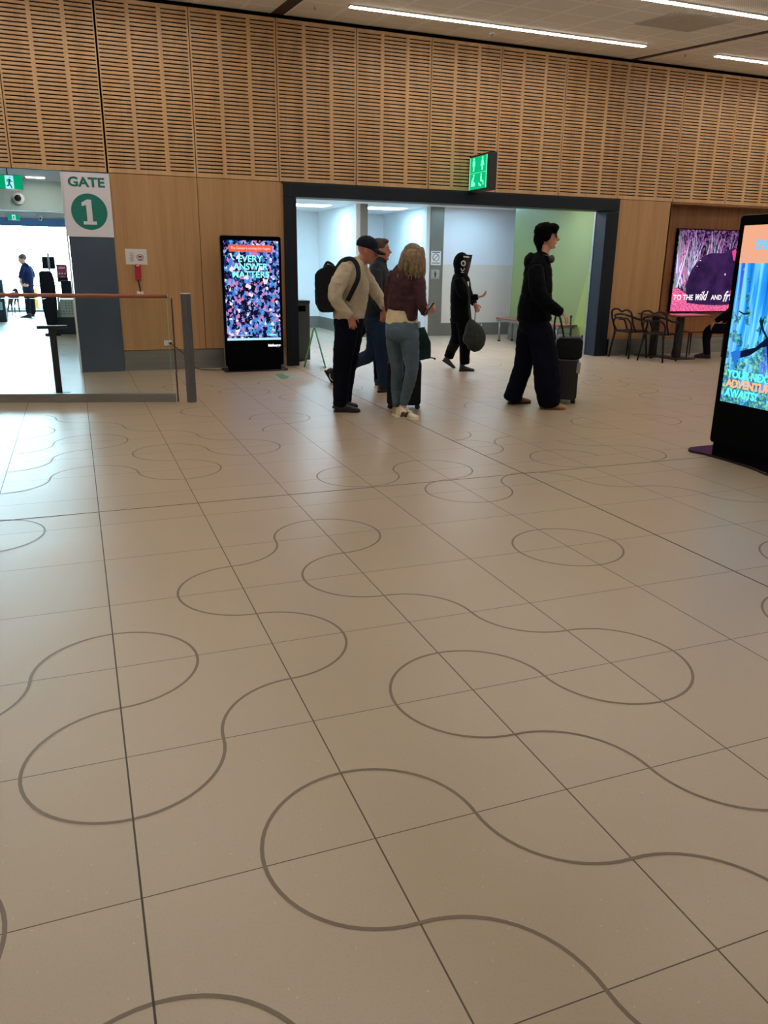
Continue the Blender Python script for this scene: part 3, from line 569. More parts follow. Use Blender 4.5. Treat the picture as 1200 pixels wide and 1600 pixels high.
MB().box(sp_.x-.035, sp_.x+.035, sp_.y-.03, sp_.y+.03, .012, .75).obj('upright', M['blackm'], stn); MB().box(sp_.x-.16, sp_.x+.16, sp_.y-.05, sp_.y+.05, .75, .785).obj('top_plate', M['blackm'], stn, .004); MB().box(sp_.x-.12, sp_.x+.12, sp_.y-.1, sp_.y+.1, 0, .013).obj('foot_plate', M['blackm'], stn)

# ================================================================== BIN, A-FRAME, FLOOR STICKER
bn_ = thing('litter_bin', 'dark grey square bin tucked behind the left portal post', 'bin', (3.31, 12.52, 0))
MB().box(3.15, 3.47, 12.34, 12.7, .02, .90).obj('body', M['grey'], bn_, .008); MB().box(3.145, 3.475, 12.335, 12.705, .90, .95).obj('lid', M['dgrey'], bn_, .006); MB().box(3.22, 3.40, 12.331, 12.336, .78, .87).obj('slot', M['void'], bn_)
ad = Vector((.87, -.49, 0)).normalized(); aw = Vector((.27, .963, 0)); ac = Vector((3.335, 11.62, 0))
af = thing('floor_sign', 'green folding floor sign standing open by the portal, seen edge on', 'sign', ac)
for sgn in (-1, 1):
    m_ = MB(); a_ = ac+ad*(.165*sgn); b_ = ac+Vector((0, 0, .56))+ad*(.012*sgn); th = ad*.011
    v = [p+s_*aw*.14+t_*th for p in (a_, b_) for s_ in (-1, 1) for t_ in (-1, 1)]
    m_.add(v, [(0, 1, 3, 2), (4, 6, 7, 5), (0, 4, 5, 1), (2, 3, 7, 6), (0, 2, 6, 4), (1, 5, 7, 3)]); m_.obj('panel', M['afr'], af)
    m_ = MB(); m_.tube([a_-aw*.142+Vector((0, 0, .03)), b_-aw*.142], .006, 6); m_.obj('edge_strip', M['afr2'], af)
MB().tube([ac+Vector((0, 0, .565))-aw*.05, ac+Vector((0, 0, .565))+aw*.05], .018, 8).obj('hinge_grip', M['afr'], af)
fs = on_floor(440, 587)
st = thing('floor_sticker', 'green and grey arrow sticker on the floor in front of the crowd screen', 'sticker', fs)
def fq(name, pix, m, z): MB().prism([tuple(on_floor(*p))[:2] for p in pix], z, z+.0012, lambda u, v_, q: Vector((u, v_, q))).obj(name, m, st)
fq('green_arrow', [(430, 585.5), (441, 584), (447, 587), (452, 588), (449, 591.5), (441, 592)], mat('sticker_green', (40, 120, 95), .5), .0008)
fq('grey_tail', [(447, 586.5), (470, 586), (470, 589.5), (451, 591.5)], mat('sticker_grey', (140, 160, 165), .5), .0006)

# ================================================================== SIGNS ON THE STEEL COLUMN
ns = thing('no_smoking_notice', 'white notice with a barred circle on the steel column', 'notice', (7.53, VY-.02, 1.68))
MB().box(7.395, 7.635, VY-.026, VY-.021, 1.53, 1.825).obj('sheet', M['paper'], ns)
m_ = MB(); m_.tube([(7.515+.075*math.cos(a), VY-.028, 1.69+.075*math.sin(a)) for a in [2*PI*i/24 for i in range(24)]], .006, 6, closed=True); m_.tube([(7.465, VY-.028, 1.64), (7.565, VY-.028, 1.74)], .006, 6); m_.obj('barred_circle', M['ink'], ns)
for z in (1.79, 1.565): MB().box(7.42, 7.61, VY-.028, VY-.026, z, z+.015).obj('printed_line', M['ink'], ns)
ms = thing('mens_toilet_plate', 'small square steel plate with a black figure below the barred circle notice', 'sign', (7.53, VY-.02, 1.34))
MB().box(7.41, 7.61, VY-.026, VY-.021, 1.235, 1.435).obj('plate', mat('pale_steel_plate', (176, 178, 176), .4, .5), ms)
m_ = MB(); m_.cyl((7.51, VY-.027, 1.39), .014, -.001, .002, 12, 'y'); m_.box(7.488, 7.532, VY-.03, VY-.026, 1.32, 1.372); m_.box(7.496, 7.524, VY-.03, VY-.026, 1.27, 1.32); m_.box(7.44, 7.58, VY-.029, VY-.026, 1.245, 1.253); m_.obj('figure', M['ink'], ms)
pe = thing('wall_call_point', 'small white wall device on the green wall near the right portal post', 'device', (8.75, 12.25, 1.45))
_y = 12.24; MB().box(8.725, 8.7475, _y-.04, _y+.04, 1.38, 1.52).obj('body', M['white'], pe, .003); MB().box(8.72, 8.726, _y-.02, _y+.02, 1.44, 1.48).obj('button', M['dgrey'], pe)
# recessed lights of the vestibule, plus added fill panels behind the header
def ceil_panel(px, py, sx, sy, lb, m='coolm'):
    v = ray(px, py); t = (VC-H)/v.z; p = Vector((v.x*t, v.y*t, VC))
    t_ = thing('ceiling_panel_light', lb, 'ceiling light', p)
    MB().box(p.x-sx-.02, p.x+sx+.02, p.y-sy-.02, p.y+sy+.02, VC-.012, VC+.002).obj('frame', M['white'], t_); MB().box(p.x-sx, p.x+sx, p.y-sy, p.y+sy, VC-.016, VC-.0115).obj('diffuser', M[m], t_)
def at_c(name, lb, x, y, sx, sy):
    t_ = thing(name, lb, 'ceiling light', (x, y, VC))
    MB().box(x-sx-.02, x+sx+.02, y-sy-.02, y+sy+.02, VC-.012, VC+.002).obj('frame', M['white'], t_); MB().box(x-sx, x+sx, y-sy, y+sy, VC-.016, VC-.0115).obj('diffuser', M['fillm' if 'hidden' in lb else 'coolm'], t_)
    if 'hidden' in lb: t_['group'] = 'added fill panels behind the portal header'
at_c('ceiling_panel_light', 'lit ceiling panel in the restroom corridor just left of the slim steel column', 4.8, 17.3, .5, .3)
at_c('ceiling_panel_light', 'lit ceiling panel at the far left of the restroom corridor', 3.7, 17.3, .4, .3)
at_c('ceiling_panel_light', 'lit ceiling panel between the two steel columns', 6.62, 17.3, .42, .3)
at_c('ceiling_panel_light', 'bright ceiling panel in front of the white wall to the left of the green wall', 8.2, 15.6, .5, .12)
for x in (3.9, 5.3, 6.7, 8.0):  # unseen fill panels, added to brighten the vestibule evenly
    for y in (12.7, 13.3) if x < 8 else (12.7,):
        o_ = at_c('ceiling_panel_light', 'added fill light panel hidden behind the dark portal header', x, y, .3, .2)
for k, (x, y, lb) in enumerate(((4.3, 14.6, 'round downlight in the vestibule ceiling furthest left'), (5.9, 14.6, 'round downlight in the vestibule ceiling above the woman in maroon'), (7.4, 14.4, 'round downlight in the vestibule ceiling in front of the white panel'))):
    t_ = thing('downlight', lb, 'ceiling light', (x, y, VC)); MB().cyl((x, y, VC), .08, -.012, .002, 20).obj('trim_ring', M['white'], t_); MB().cyl((x, y, VC), .06, -.015, -.0115, 20).obj('lens', M['down'], t_)

# ================================================================== BENCH IN THE VESTIBULE
be = thing('bench', 'long slatted bench with red-brown top along the green wall', 'bench', (8.5, 13.8, 0))
m_ = MB()
for k in range(5): m_.box(8.30+.083*k, 8.37+.083*k, 12.6, 15.0, .455, .485)
m_.obj('slatted_seat', M['benchw'], be, .003)
m_ = MB(); m_.box(8.31, 8.345, 12.62, 14.98, .415, .455); m_.box(8.665, 8.70, 12.62, 14.98, .415, .455)
for y in (12.7, 13.8, 14.86): m_.box(8.31, 8.70, y, y+.04, .415, .454)
m_.obj('frame', M['steel'], be)
for y in (12.7, 14.86):
    for x in (8.34, 8.65):
        l_ = MB().cyl((x, y+.02, 0), .022, .03, .42, 12).obj('leg', M['steeld'], be); MB().cyl((x, y+.02, 0), .03, 0, .03, 12).obj('foot', M['rubber'], l_)

# ================================================================== GATE LOUNGE THINGS
def hanging_exit(name, label, x0, x1, y, z0, z1, zc, man, arrow=False):
    t = thing(name, label, 'sign', ((x0+x1)/2, y, z0))
    MB().box(x0, x1, y, y+.05, z0, z1).obj('housing', M['white'], t)
    MB().box(x0+.006, x1-.006, y-.004, y, z0+.012, z1-.006).obj('lit_face', emis('exit_green', (0, 165, 110), .9), t)
    if zc > z1:
        m_ = MB(); m_.box((x0+x1)/2-.2*(x1-x0), (x0+x1)/2-.2*(x1-x0)+.012, y+.02, y+.032, z1, zc); m_.box((x0+x1)/2+.2*(x1-x0), (x0+x1)/2+.2*(x1-x0)+.012, y+.02, y+.032, z1, zc); m_.obj('hanger', M['grey'], t)
    u0, u1 = man; h = z1-z0; m_ = MB(); m_.box(u0, u1, y-.006, y-.004, z0+.06*h, z1-.06*h); m_.obj('white_field', emis('exit_white', (170, 240, 245), 1), t)
    w = u1-u0; c = (u0+u1)/2; m_ = MB(); f_ = lambda u, v_: (c+u*w, y-.0075, z0+v_*h)
    def seg(pts, r): m_.tube([f_(*p) for p in pts], r*h, 6)
    seg([(.12, .80), (.121, .83)], .07); seg([(.05, .72), (-.05, .45)], .07); seg([(-.05, .45), (.1, .3), (.25, .1)], .045); seg([(-.05, .45), (-.12, .28), (-.35, .25)], .045); seg([(.05, .7), (-.22, .66), (-.3, .5)], .035); seg([(.05, .7), (.22, .55), (.36, .56)], .035)
    m_.obj('running_man', emis('exit_dark', (0, 95, 90), .8), t)
    return t
hanging_exit('exit_sign', 'large green hanging exit sign with a running man at the left edge', -1.15, -.515, 12.5, 2.41, 2.60, 2.86, (-.735, -.63), True)
hanging_exit('exit_sign', 'small distant green exit sign on the blue beam behind the camera dome', -1.206, -.97, 19.9, 2.35, 2.475, 2.475, (-1.12, -1.05))
dc = thing('security_camera', 'round white dome camera with a dark lens on the lounge bulkhead', 'camera', (-.76, 16.2, 2.53))
MB().tube([(-.765, 16.2, 2.55), (-.765, 16.13, 2.55)], [.105, .09], 24).obj('housing', M['white'], dc); MB().ell((-.775, 16.12, 2.555), .055, .05, .055).obj('lens_dome', M['navy'], dc)
sd = thing('motion_sensor', 'small pale triangular sensor hung from the blue beam', 'sensor', on_y(63, 341, 19.9))
p = on_y(63, 341, 19.9); MB().tube([p+Vector((0, 0, .07)), p+Vector((0, 0, -.05))], [.07, .025], 10).obj('body', M['white'], sd); MB().ell(p+Vector((0, -.04, -.01)), .02, .02, .02).obj('sensor_eye', M['dgrey'], sd)
for i, (px, py, lb, sx, sy) in enumerate(((55, 276.5, 'rectangular recessed light nearest the gate in the lounge ceiling', .14, .05), (44, 286, 'left round downlight in the lounge ceiling', .07, .07), (72, 286.5, 'right round downlight in the lounge ceiling', .09, .07))):
    v = ray(px, py); t = (2.86-H)/v.z; p = Vector((v.x*t, v.y*t, 2.86)); t_ = thing('recessed_light', lb, 'ceiling light', p)
    MB().box(p.x-sx-.02, p.x+sx+.02, p.y-sy-.02, p.y+sy+.02, 2.85, 2.861).obj('frame', M['white'], t_)
    (MB().box(p.x-sx, p.x+sx, p.y-sy, p.y+sy, 2.845, 2.8501) if i == 0 else MB().cyl(p, sx, -.014, -.0095)).obj('diffuser', M['down'], t_)
# tray return and cabinets
tb = thing('tray_return_counter', 'dark counter with a pale perforated tray panel beside the gate pillar', 'counter', (-.25, 18.7, 0))
MB().box(-.50, .05, 18.5, 19.2, .0, .36).obj('cabinet', M['teal_box'], tb, .01)
m_ = MB(); TT = Matrix.Translation((-.2, 18.5, .36)); m_.add([TT @ Vector(p) for p in ((-.29, 0, 0), (.25, 0, 0), (.21, .05, .44), (-.11, .05, .44), (-.13, .03, .16), (-.27, .02, .13))]+[TT @ Vector(p)+Vector((0, .03, 0)) for p in ((-.29, 0, 0), (.25, 0, 0), (.21, .05, .44), (-.11, .05, .44), (-.13, .03, .16), (-.27, .02, .13))], [tuple(range(6)), tuple(range(6, 12))[::-1]]+[(i, (i+1) % 6, 6+(i+1) % 6, 6+i) for i in range(6)]); m_.obj('tray_panel', M['tray'], tb)
m_ = MB()
for r in range(5):
    for c in range(6 if r < 2 else 4):
        x = -.02-.055*c+.02; z = .43+.055*r+(.005 if r > 1 else 0); m_.cyl((x-.03, 18.5+.1*(z-.36), z), .011, -.006, .002, 8, 'y')
m_.obj('round_holes', M['equip'], tb)
m_ = MB(); m_.box(-.27, -.05, 18.9, 19.1, .36, .37); m_.obj('back_ledge', M['equip'], tb)
sc = thing('scanner_cabinet', 'tall dark rounded cabinet standing left of the tray counter', 'cabinet', (-.57, 18.5, 0))
MB().prism([(-.655, .6), (-.66, 1.1), (-.655, 1.27), (-.62, 1.305), (-.46, 1.31), (-.40, 1.27), (-.37, 1.12), (-.36, .7), (-.40, .28), (-.50, .1), (-.5, 0), (-.6, 0), (-.6, .1)], 18.2, 18.48, lambda u, v_, q: Vector((u+.0, q, v_))).obj('cabinet', M['equip'], sc, .01)
MB().tube([(-.345, 18.25, .38), (-.33, 18.25, .8)], .02, 10).obj('side_tube', M['steeld'], sc); MB().box(-.66, -.36, 18.15, 18.5, 0, .05).obj('base', M['equip'], sc)
mo = thing('monitor_screen', 'dark double monitor on a pole above the tall dark cabinet', 'monitor', (-.45, 18.8, 1.3))
MB().box(-.60, -.485, 19.25, 19.30, 1.34, 1.60).obj('display', M['equip'], mo); MB().box(-.44, -.335, 19.25, 19.30, 1.34, 1.60).obj('display', M['equip'], mo); MB().box(-.485, -.44, 19.28, 19.32, .0, 1.68).obj('pole', M['white'], mo)
rp = thing('poster_stand', 'red information poster on a stand behind the tray counter', 'poster', (-.22, 20, 0))
MB().box(-.335, -.105, 20.0, 20.03, 1.05, 1.44).obj('board', M['equip'], rp); MB().box(-.325, -.115, 19.99, 20.0, 1.15, 1.43).obj('red_sheet', mat('poster_red', (150, 40, 70), .6), rp)
m_ = MB(); m_.box(-.29, -.15, 19.985, 19.99, 1.35, 1.375); [m_.cyl((-.28+.06*k, 19.988, 1.24), .018, -.003, 0, 10, 'y') for k in range(3)]; m_.box(-.27, -.17, 19.985, 19.99, 1.165, 1.175); m_.obj('poster_print', M['paper'], rp); MB().box(-.23, -.21, 20.005, 20.025, 0, 1.05).obj('post', M['equip'], rp); MB().box(-.33, -.11, 19.95, 20.1, 0, .02).obj('base', M['equip'], rp)
db = thing('equipment_box', 'dark equipment box on legs behind the pale tray panel', 'equipment', (-.15, 19.4, 0))
MB().box(-.27, -.05, 19.3, 19.6, .80, 1.10).obj('housing', M['equip'], db, .02)
for x in (-.26, -.08):
    for y in (19.32, 19.56): MB().box(x, x+.02, y, y+.02, 0, .80).obj('leg', M['equip'], db)
kc = thing('check_in_cabinet', 'teal cabinet with two pale panels at the far left of the lounge', 'cabinet', (-1.9, 23, 0))
MB().box(-2.25, -1.70, 22.8, 23.3, 0, 1.05).obj('cabinet', M['teal_box'], kc, .01); m_ = MB(); m_.box(-1.95, -1.80, 22.79, 22.8, .75, .92); m_.box(-1.9, -1.76, 22.79, 22.8, .30, .5); m_.obj('pale_panels', M['tray'], kc)
fe = thing('queue_rail', 'low blue rail with an amber panel in front of the lounge windows', 'rail', (-1.2, 26.5, 0))
m_ = MB(); m_.box(-2.0, .05, 26.5, 26.54, .80, .84); m_.box(-2.0, .05, 26.5, 26.54, .04, .1)
for x in (-2.0, -1.4, -.8, -.2): m_.box(x, x+.04, 26.5, 26.54, 0, .82)
m_.obj('rail_frame', M['fence'], fe); MB().box(-1.36, -1.05, 26.5, 26.52, .14, .72).obj('amber_panel', M['amber'], fe)

# ================================================================== CAFE FURNITURE
def cafe_table(cx, cy_, label, rx=.36, ry=.33, top=.75, off=0):
    t = thing('cafe_table', label, 'table', (cx, cy_, 0), None)
    MB().prism(rrect(cx-rx+off, cx+rx+off, cy_-ry, cy_+ry, .06), top-.028, top, lambda u, v_, q: Vector((u, v_, q))).obj('table_top', M['tabletop'], t, .003)
    MB().box(cx-.05, cx+.05, cy_-.05, cy_+.05, .015, top-.03).obj('pedestal', M['blackm'], t, .004)
    MB().box(cx-.23, cx+.23, cy_-.22, cy_+.22, 0, .016).obj('base_plate', M['blackm'], t, .004); MB().box(cx-.2, cx+.2, cy_-.03, cy_+.03, top-.04, top-.028).obj('top_bracket', M['blackm'], t)
tp = on_floor(1056, 560); cafe_table(tp.x, tp.y, 'cafe table with a polished top reflecting the pink screen, nearest the display kiosk', off=.12, ry=.27)
tp2 = on_floor(1013, 555.5); cafe_table(tp2.x, D-.31, 'cafe table half hidden behind the two loop-backed chairs', rx=.26, ry=.23)
def cafe_chair(cx, cy_, rot, label):
    t = thing('cafe_chair', label, 'chair', (cx, cy_, 0)); t.rotation_euler = (0, 0, rot)
    def ob(mb, n, m=M['chair'], bevel=0):
        o = bpy.data.objects.new(n, mb.mesh(n, m)); COL.objects.link(o); o.parent = t
        if bevel: b = o.modifiers.new('bevel', 'BEVEL'); b.width = bevel; b.segments = 2
        return o
    # faces +x
    ob(MB().prism(rrect(-.22, .24, -.22, .22, .07), .435, .46, lambda u, v_, q: Vector((u, v_, q+.012*((u*u+v_*v_)/.08)))), 'seat', bevel=.006)
    for sx, sy in ((1, 1), (1, -1), (-1, 1), (-1, -1)): ob(MB().tube([(sx*.19, sy*.18, .44), (sx*.215-.01, sy*.235, .0)], [.021, .014], 8), 'leg')
    # three crossing back loops
    ob(MB().tube(smooth_path([(-.1, -.22, .45), (-.2, -.23, .6), (-.26, -.22, .78), (-.27, -.1, .82), (-.25, 0, .79), (-.26, .1, .83), (-.26, .22, .79), (-.2, .23, .6), (-.1, .22, .45)]), .016, 8), 'back_loop')
    ob(MB().tube(smooth_path([(.14, -.21, .455), (.12, -.26, .60), (.05, -.27, .66), (-.1, -.26, .67), (-.22, -.18, .72), (-.25, 0, .75), (-.22, .18, .72), (-.1, .26, .67), (.05, .27, .66), (.12, .26, .60), (.14, .21, .455)]), .016, 8), 'arm_loop')
    ob(MB().tube(smooth_path([(-.17, -.19, .455), (-.22, -.2, .6), (-.25, -.12, .68), (-.26, 0, .66), (-.25, .12, .68), (-.22, .2, .6), (-.17, .19, .455)]), .015, 8), 'lower_loop')
    return t
cafe_chair(9.03, 11.47, .15, 'dark loop-backed plastic armchair nearest the dark portal post')
cafe_chair(9.16, 10.86, .35, 'dark loop-backed plastic armchair second from the portal post, in front of a cafe table')
def stool(cx, cy_, label, hgt=.46):
    t = thing('low_stool', label, 'stool', (cx, cy_, 0))
    MB().prism(rrect(cx-.2, cx+.2, cy_-.19, cy_+.19, .04), hgt-.03, hgt, lambda u, v_, q: Vector((u, v_, q))).obj('seat', M['tabletop'], t, .004)
    for sx in (-1, 1):
        for sy in (-1, 1): MB().tube([(cx+sx*.16, cy_+sy*.15, hgt-.03), (cx+sx*.2, cy_+sy*.19, 0)], [.016, .011], 8).obj('leg', M['blackm'], t)
stool(10.25, 11.35, 'low dark stool with a glossy seat between the cafe table and the seated person')
stool(10.95, 11.25, 'low dark stool the seated person sits on, mostly behind the display kiosk')

# ================================================================== PEOPLE
def cloth(name, rgb, rough=.85, var=.12, vs_=9, bump=.5, bs=14, sheen=.0, spec=.25, stretch=None):
    return mat(name, rgb, rough, spec=spec, bump=bump, bscale=bs, var=var, vscale=vs_, sheen=sheen, stretch=stretch)
C = dict(skin=mat('skin', (176, 118, 96), .5, var=.08, vscale=14), skin2=mat('fair_skin', (196, 146, 124), .5, var=.06, vscale=14), knit=cloth('beige_knit', (186, 174, 152), bs=30, bump=.8), navyt=cloth('navy_trousers', (10, 12, 26), spec=.1),
 cap=cloth('navy_cap', (15, 20, 36)), bag=cloth('black_nylon', (11, 12, 20), .6), jack=cloth('charcoal_navy_jacket', (22, 28, 40), .6), jean=cloth('blue_jeans', (20, 40, 68)), jean2=cloth('washed_jeans', (80, 98, 112), var=.2, vs_=5),
 maroon=cloth('maroon_jacket', (62, 34, 42), .6), creamk=cloth('cream_jumper', (206, 190, 156)), blk=cloth('black_hoodie', (7, 8, 14), spec=.08), blk2=cloth('black_jacket', (6, 7, 12), .8, spec=.08), den=cloth('dark_wide_jeans', (10, 13, 28), spec=.08),
 blond=mat('blond_hair', (112, 92, 66), .5, var=.5, vscale=60, stretch=(1, 1, .12), bump=.8, bscale=80), bhair=mat('black_hair', (5, 4, 5), .75, spec=.06, var=.4, vscale=40, bump=.4, bscale=60), brhair=mat('brown_hair', (70, 52, 42), .6, var=.3, vscale=60), 
 shoeb=mat('black_leather', (24, 18, 20), .35), tan=mat('tan_suede', (168, 112, 62), .7), tan2=mat('brown_suede', (122, 78, 44), .7), cshoe=mat('cream_trainer', (216, 204, 178), .6), sole=mat('white_sole', (225, 218, 200), .5), brown=mat('brown_patch', (70, 48, 40), .6),
 boot=mat('dark_rubber_boot', (34, 38, 36), .5), olive=cloth('dark_olive_bag', (40, 46, 42), .7), shell=mat('dark_suitcase_shell', (34, 36, 44), .35), eye=mat('eye', (40, 28, 24), .3), lip=mat('lips', (150, 86, 76), .5), lens=mat('black_lens', (6, 6, 8), .1), tealbag=cloth('dark_teal_bag', (12, 44, 46), .5), dogm=mat('brown_dog_coat', (44, 30, 26), .7, var=.3, vscale=8))
def solid(name, mb, m, parent, vox=.0065, it=3, disp=0, dsc=.08, zmin=None):
    me = mb.mesh(name, m); o = bpy.data.objects.new(name, me); ts_ = bpy.data.scenes.new('work'); ts_.collection.objects.link(o)
    r = o.modifiers.new('r', 'REMESH'); r.mode = 'VOXEL'; r.voxel_size = vox
    if it: q_ = o.modifiers.new('s', 'SMOOTH'); q_.iterations = it; q_.factor = .5
    vl = ts_.view_layers[0]; vl.update(); me2 = bpy.data.meshes.new_from_object(o.evaluated_get(vl.depsgraph)); o.modifiers.clear(); bpy.data.scenes.remove(ts_)
    o.data = me2; COL.objects.link(o)
    if disp:
        _n = [0.0]*(3*len(me2.vertices)); me2.vertex_normals.foreach_get('vector', _n)
        for i_, v in enumerate(me2.vertices):
            c = v.co; q = noise.noise((c.x/dsc, c.y/dsc, c.z/dsc*1.6)) + .5*noise.noise((c.x/dsc*2.3+5, c.y/dsc*2.3, c.z/dsc*3.5)); v.co = c+Vector(_n[3*i_:3*i_+3])*(q*disp)
    if zmin is not None:
        for v in me2.vertices: v.co.z = max(v.co.z, zmin)
    me2.materials.clear(); me2.materials.append(m); me2.name = name
    me2.polygons.foreach_set('use_smooth', [True]*len(me2.polygons))
    if parent: o.parent = parent; o.matrix_parent_inverse = parent.matrix_basis.inverted()
    return o
def loft(mb, pts, wdir, n=14, sub=3, cap=.35, e2fix=None):
    """pts: (pos, r_in_plane, r_sideways); closed, rounded ends"""
    P = []; N = len(pts)
    for i in range(N-1):
        a, b, c, d = pts[max(i-1, 0)], pts[i], pts[i+1], pts[min(i+2, N-1)]
        for j in range(sub):
            t = j/sub; cr = lambda A, B, Cc, Dd: .5*((2*B)+(Cc-A)*t+(2*A-5*B+4*Cc-Dd)*t*t+(3*B-A-3*Cc+Dd)*t**3)
            P.append((cr(a[0], b[0], c[0], d[0]), max(.002, cr(a[1], b[1], c[1], d[1])), max(.002, cr(a[2], b[2], c[2], d[2]))))
    P.append(pts[-1])
    def endcap(p, q):
        t = (p[0]-q[0]).normalized(); r = min(p[1], p[2]); return [(p[0]+t*r*cap*s, p[1]*k, p[2]*k) for s, k in ((.5, .85), (.85, .55), (1, .2))]
    P = endcap(P[0], P[1])[::-1]+P+endcap(P[-1], P[-2])
    v = []; f = []; M_ = len(P)
    for i, (c, r1, r2) in enumerate(P):
        t = (P[min(i+1, M_-1)][0]-P[max(i-1, 0)][0]).normalized(); w = (wdir-t*wdir.dot(t))
        if w.length < .05: w = Vector((0, 0, 1)).cross(t)
        w.normalize(); e = w.cross(t).normalized()
        for j in range(n): a = 2*PI*j/n; v.append(c+e*(r1*math.cos(a))+w*(r2*math.sin(a)))
    for i in range(M_-1):
        for j in range(n): f.append((i*n+j, i*n+(j+1) % n, (i+1)*n+(j+1) % n, (i+1)*n+j))
    f += [tuple(range(n))[::-1], tuple((M_-1)*n+j for j in range(n))]
    mb.add(v, f, True)
class Fig:
    def __init__(s, px, py, name='person', label='', cat='person'):
        s.O = on_floor(px, py); s.w = Vector((s.O.x, s.O.y, 0)).normalized(); s.u = Vector((s.w.y, -s.w.x, 0)); s.k = (s.O-Vector((0, 0, H))).dot(FW)/F
        s.root = thing(name, label, cat, s.O) if label else None; s.body = MB()
    def P(s, px, py, off=0):
        v = ray(px, py); t = (s.O.dot(s.w)+off)/(v.x*s.w.x+v.y*s.w.y); return Vector((v.x*t, v.y*t, H+v.z*t))
    def off(s, px, py): return (on_floor(px, py)-s.O).dot(s.w)
    def L(s, mb, pts, body=.78, wd=None):
        """pts: (px, py, off, r px[, r sideways m]) -> cloth loft in mb and a slimmer one in the body"""
        q = [(s.P(p[0], p[1], p[2]), p[3]*s.k, (p[4] if len(p) > 4 else p[3]*s.k)) for p in pts]
        if mb is not None: loft(mb, q, wd or s.w)
        if body: loft(s.body, [(a, b*body, c*body) for a, b, c in q], wd or s.w)
    def head(s, px, py, off, h, pitch=0, yaw=0):
        c = s.P(px, py, off); y = math.radians(yaw); p = math.radians(pitch)
        f0 = s.u*math.cos(y)+s.w*math.sin(y); sd = Vector((0, 0, 1)).cross(f0); f = f0*math.cos(p)-Vector((0, 0, 1))*math.sin(p); up = sd.cross(f)*-1
        if up.z < 0: up = -up
        s.hf, s.hu, s.hs, s.hc, s.hh = f, up, sd, c, h
        Z = [(.50, -.04, .15, .13), (.44, -.04, .27, .22), (.34, -.03, .36, .29), (.2, -.02, .405, .325), (.05, 0, .40, .33), (-.08, .02, .37, .315), (-.18, .055, .32, .29), (-.28, .10, .265, .25), (-.38, .145, .2, .2), (-.46, .19, .13, .15), (-.5, .2, .07, .09)]
        n = 16; v = []; fc = []
        for z, cc, a, b in Z:
            for j in range(n): t = 2*PI*j/n; v.append(c+(f*(cc+a*math.cos(t))+sd*(b*math.sin(t))+up*z)*h)
        for i in range(len(Z)-1):
            for j in range(n): fc.append((i*n+j, i*n+(j+1) % n, (i+1)*n+(j+1) % n, (i+1)*n+j))
        fc += [tuple(range(n)), tuple((len(Z)-1)*n+j for j in range(n))[::-1]]
        s.body.add(v, fc, True)
        g = s.G; R = Matrix((f, sd, up)).transposed()
        s.body.tube([g(.36, 0, .08), g(.42, 0, -.02), g(.50, 0, -.115), g(.40, 0, -.15)], [.03*h, .04*h, .055*h, .05*h], 8)      # nose
        s.body.ell(g(.36, 0, .12), .06*h, .22*h, .04*h, R); s.body.ell(g(.37, 0, -.235), .055*h, .11*h, .022*h, R); s.body.ell(g(.36, 0, -.285), .05*h, .10*h, .022*h, R)   # brow, lips
        s.body.ell(g(.31, 0, -.41), .08*h, .1*h, .07*h, R)
        for q in (-1, 1): s.body.ell(g(.24, q*.17, -.09), .1*h, .08*h, .09*h, R); s.body.ell(g(-.02, q*.335, -.02), .085*h, .03*h, .13*h, R)
        s.R = R
    def G(s, a, b, c): return s.hc+(s.hf*a+s.hs*b+s.hu*c)*s.hh
    def eyes(s):
        for q in (-1, 1):
            m_ = MB().ell(s.G(.345, q*.14, .03), .03*s.hh, .05*s.hh, .03*s.hh, s.R, 10, 7).obj('eye', C['eye'], s.root)
            MB().tube([s.G(.385, q*.06, .115), s.G(.39, q*.14, .135), s.G(.34, q*.23, .11)], .016*s.hh, 6).obj('eyebrow', s.browm, s.root)
        MB().ell(s.G(.405, 0, -.26), .02*s.hh, .1*s.hh, .012*s.hh, s.R, 10, 6).obj('mouth', C['lip'], s.root)
    browm = C['brhair']
    def hand(s, wrist, d, nrm, side=1, curl=30, sc=1.0, spread=1.0):
        d = d.normalized(); nrm = (nrm-d*nrm.dot(d)).normalized(); lat = d.cross(nrm)*side; b = s.body
        loft(b, [(wrist-d*.03*sc, .026*sc, .02*sc), (wrist+d*.01*sc, .03*sc, .017*sc), (wrist+d*.045*sc, .039*sc, .015*sc), (wrist+d*.085*sc, .040*sc, .013*sc), (wrist+d*.097*sc, .036*sc, .011*sc)], nrm, n=12)
        for i, (o_, ln) in enumerate(((.031, .074), (.0105, .082), (-.0105, .077), (-.031, .060))):
            p = wrist+d*(.088-.006*abs(i-1.3))*sc+lat*o_*sc; dd = (d+lat*(.13*spread*(1.5-i)/1.5)).normalized(); pts = [p-dd*.015*sc, p]; a = 0
            for q, fr_ in enumerate((.45, .31, .24)):
                a += math.radians(curl*(.8, 1, .7)[q]); q_ = dd*math.cos(a)+nrm*math.sin(a); pts.append(pts[-1]+q_*ln*fr_*sc)
            b.tube(pts, [.009*sc, .0092*sc, .0085*sc, .0078*sc, .006*sc], 8)
        p = wrist+d*.025*sc+lat*.026*sc; t1 = (d*.55+lat*.8+nrm*.25).normalized(); t2 = (d*.85+lat*.45+nrm*.4).normalized(); t3 = (d*.9+lat*.15+nrm*.5).normalized()
        b.tube([p-t1*.01*sc, p+t1*.035*sc, p+t1*.035*sc+t2*.03*sc, p+t1*.035*sc+t2*.03*sc+t3*.024*sc], [.013*sc, .0115*sc, .0098*sc, .0075*sc], 8)
    def finish(s, skin, vox=.0062): return solid('body', s.body, skin, s.root, vox, 2)
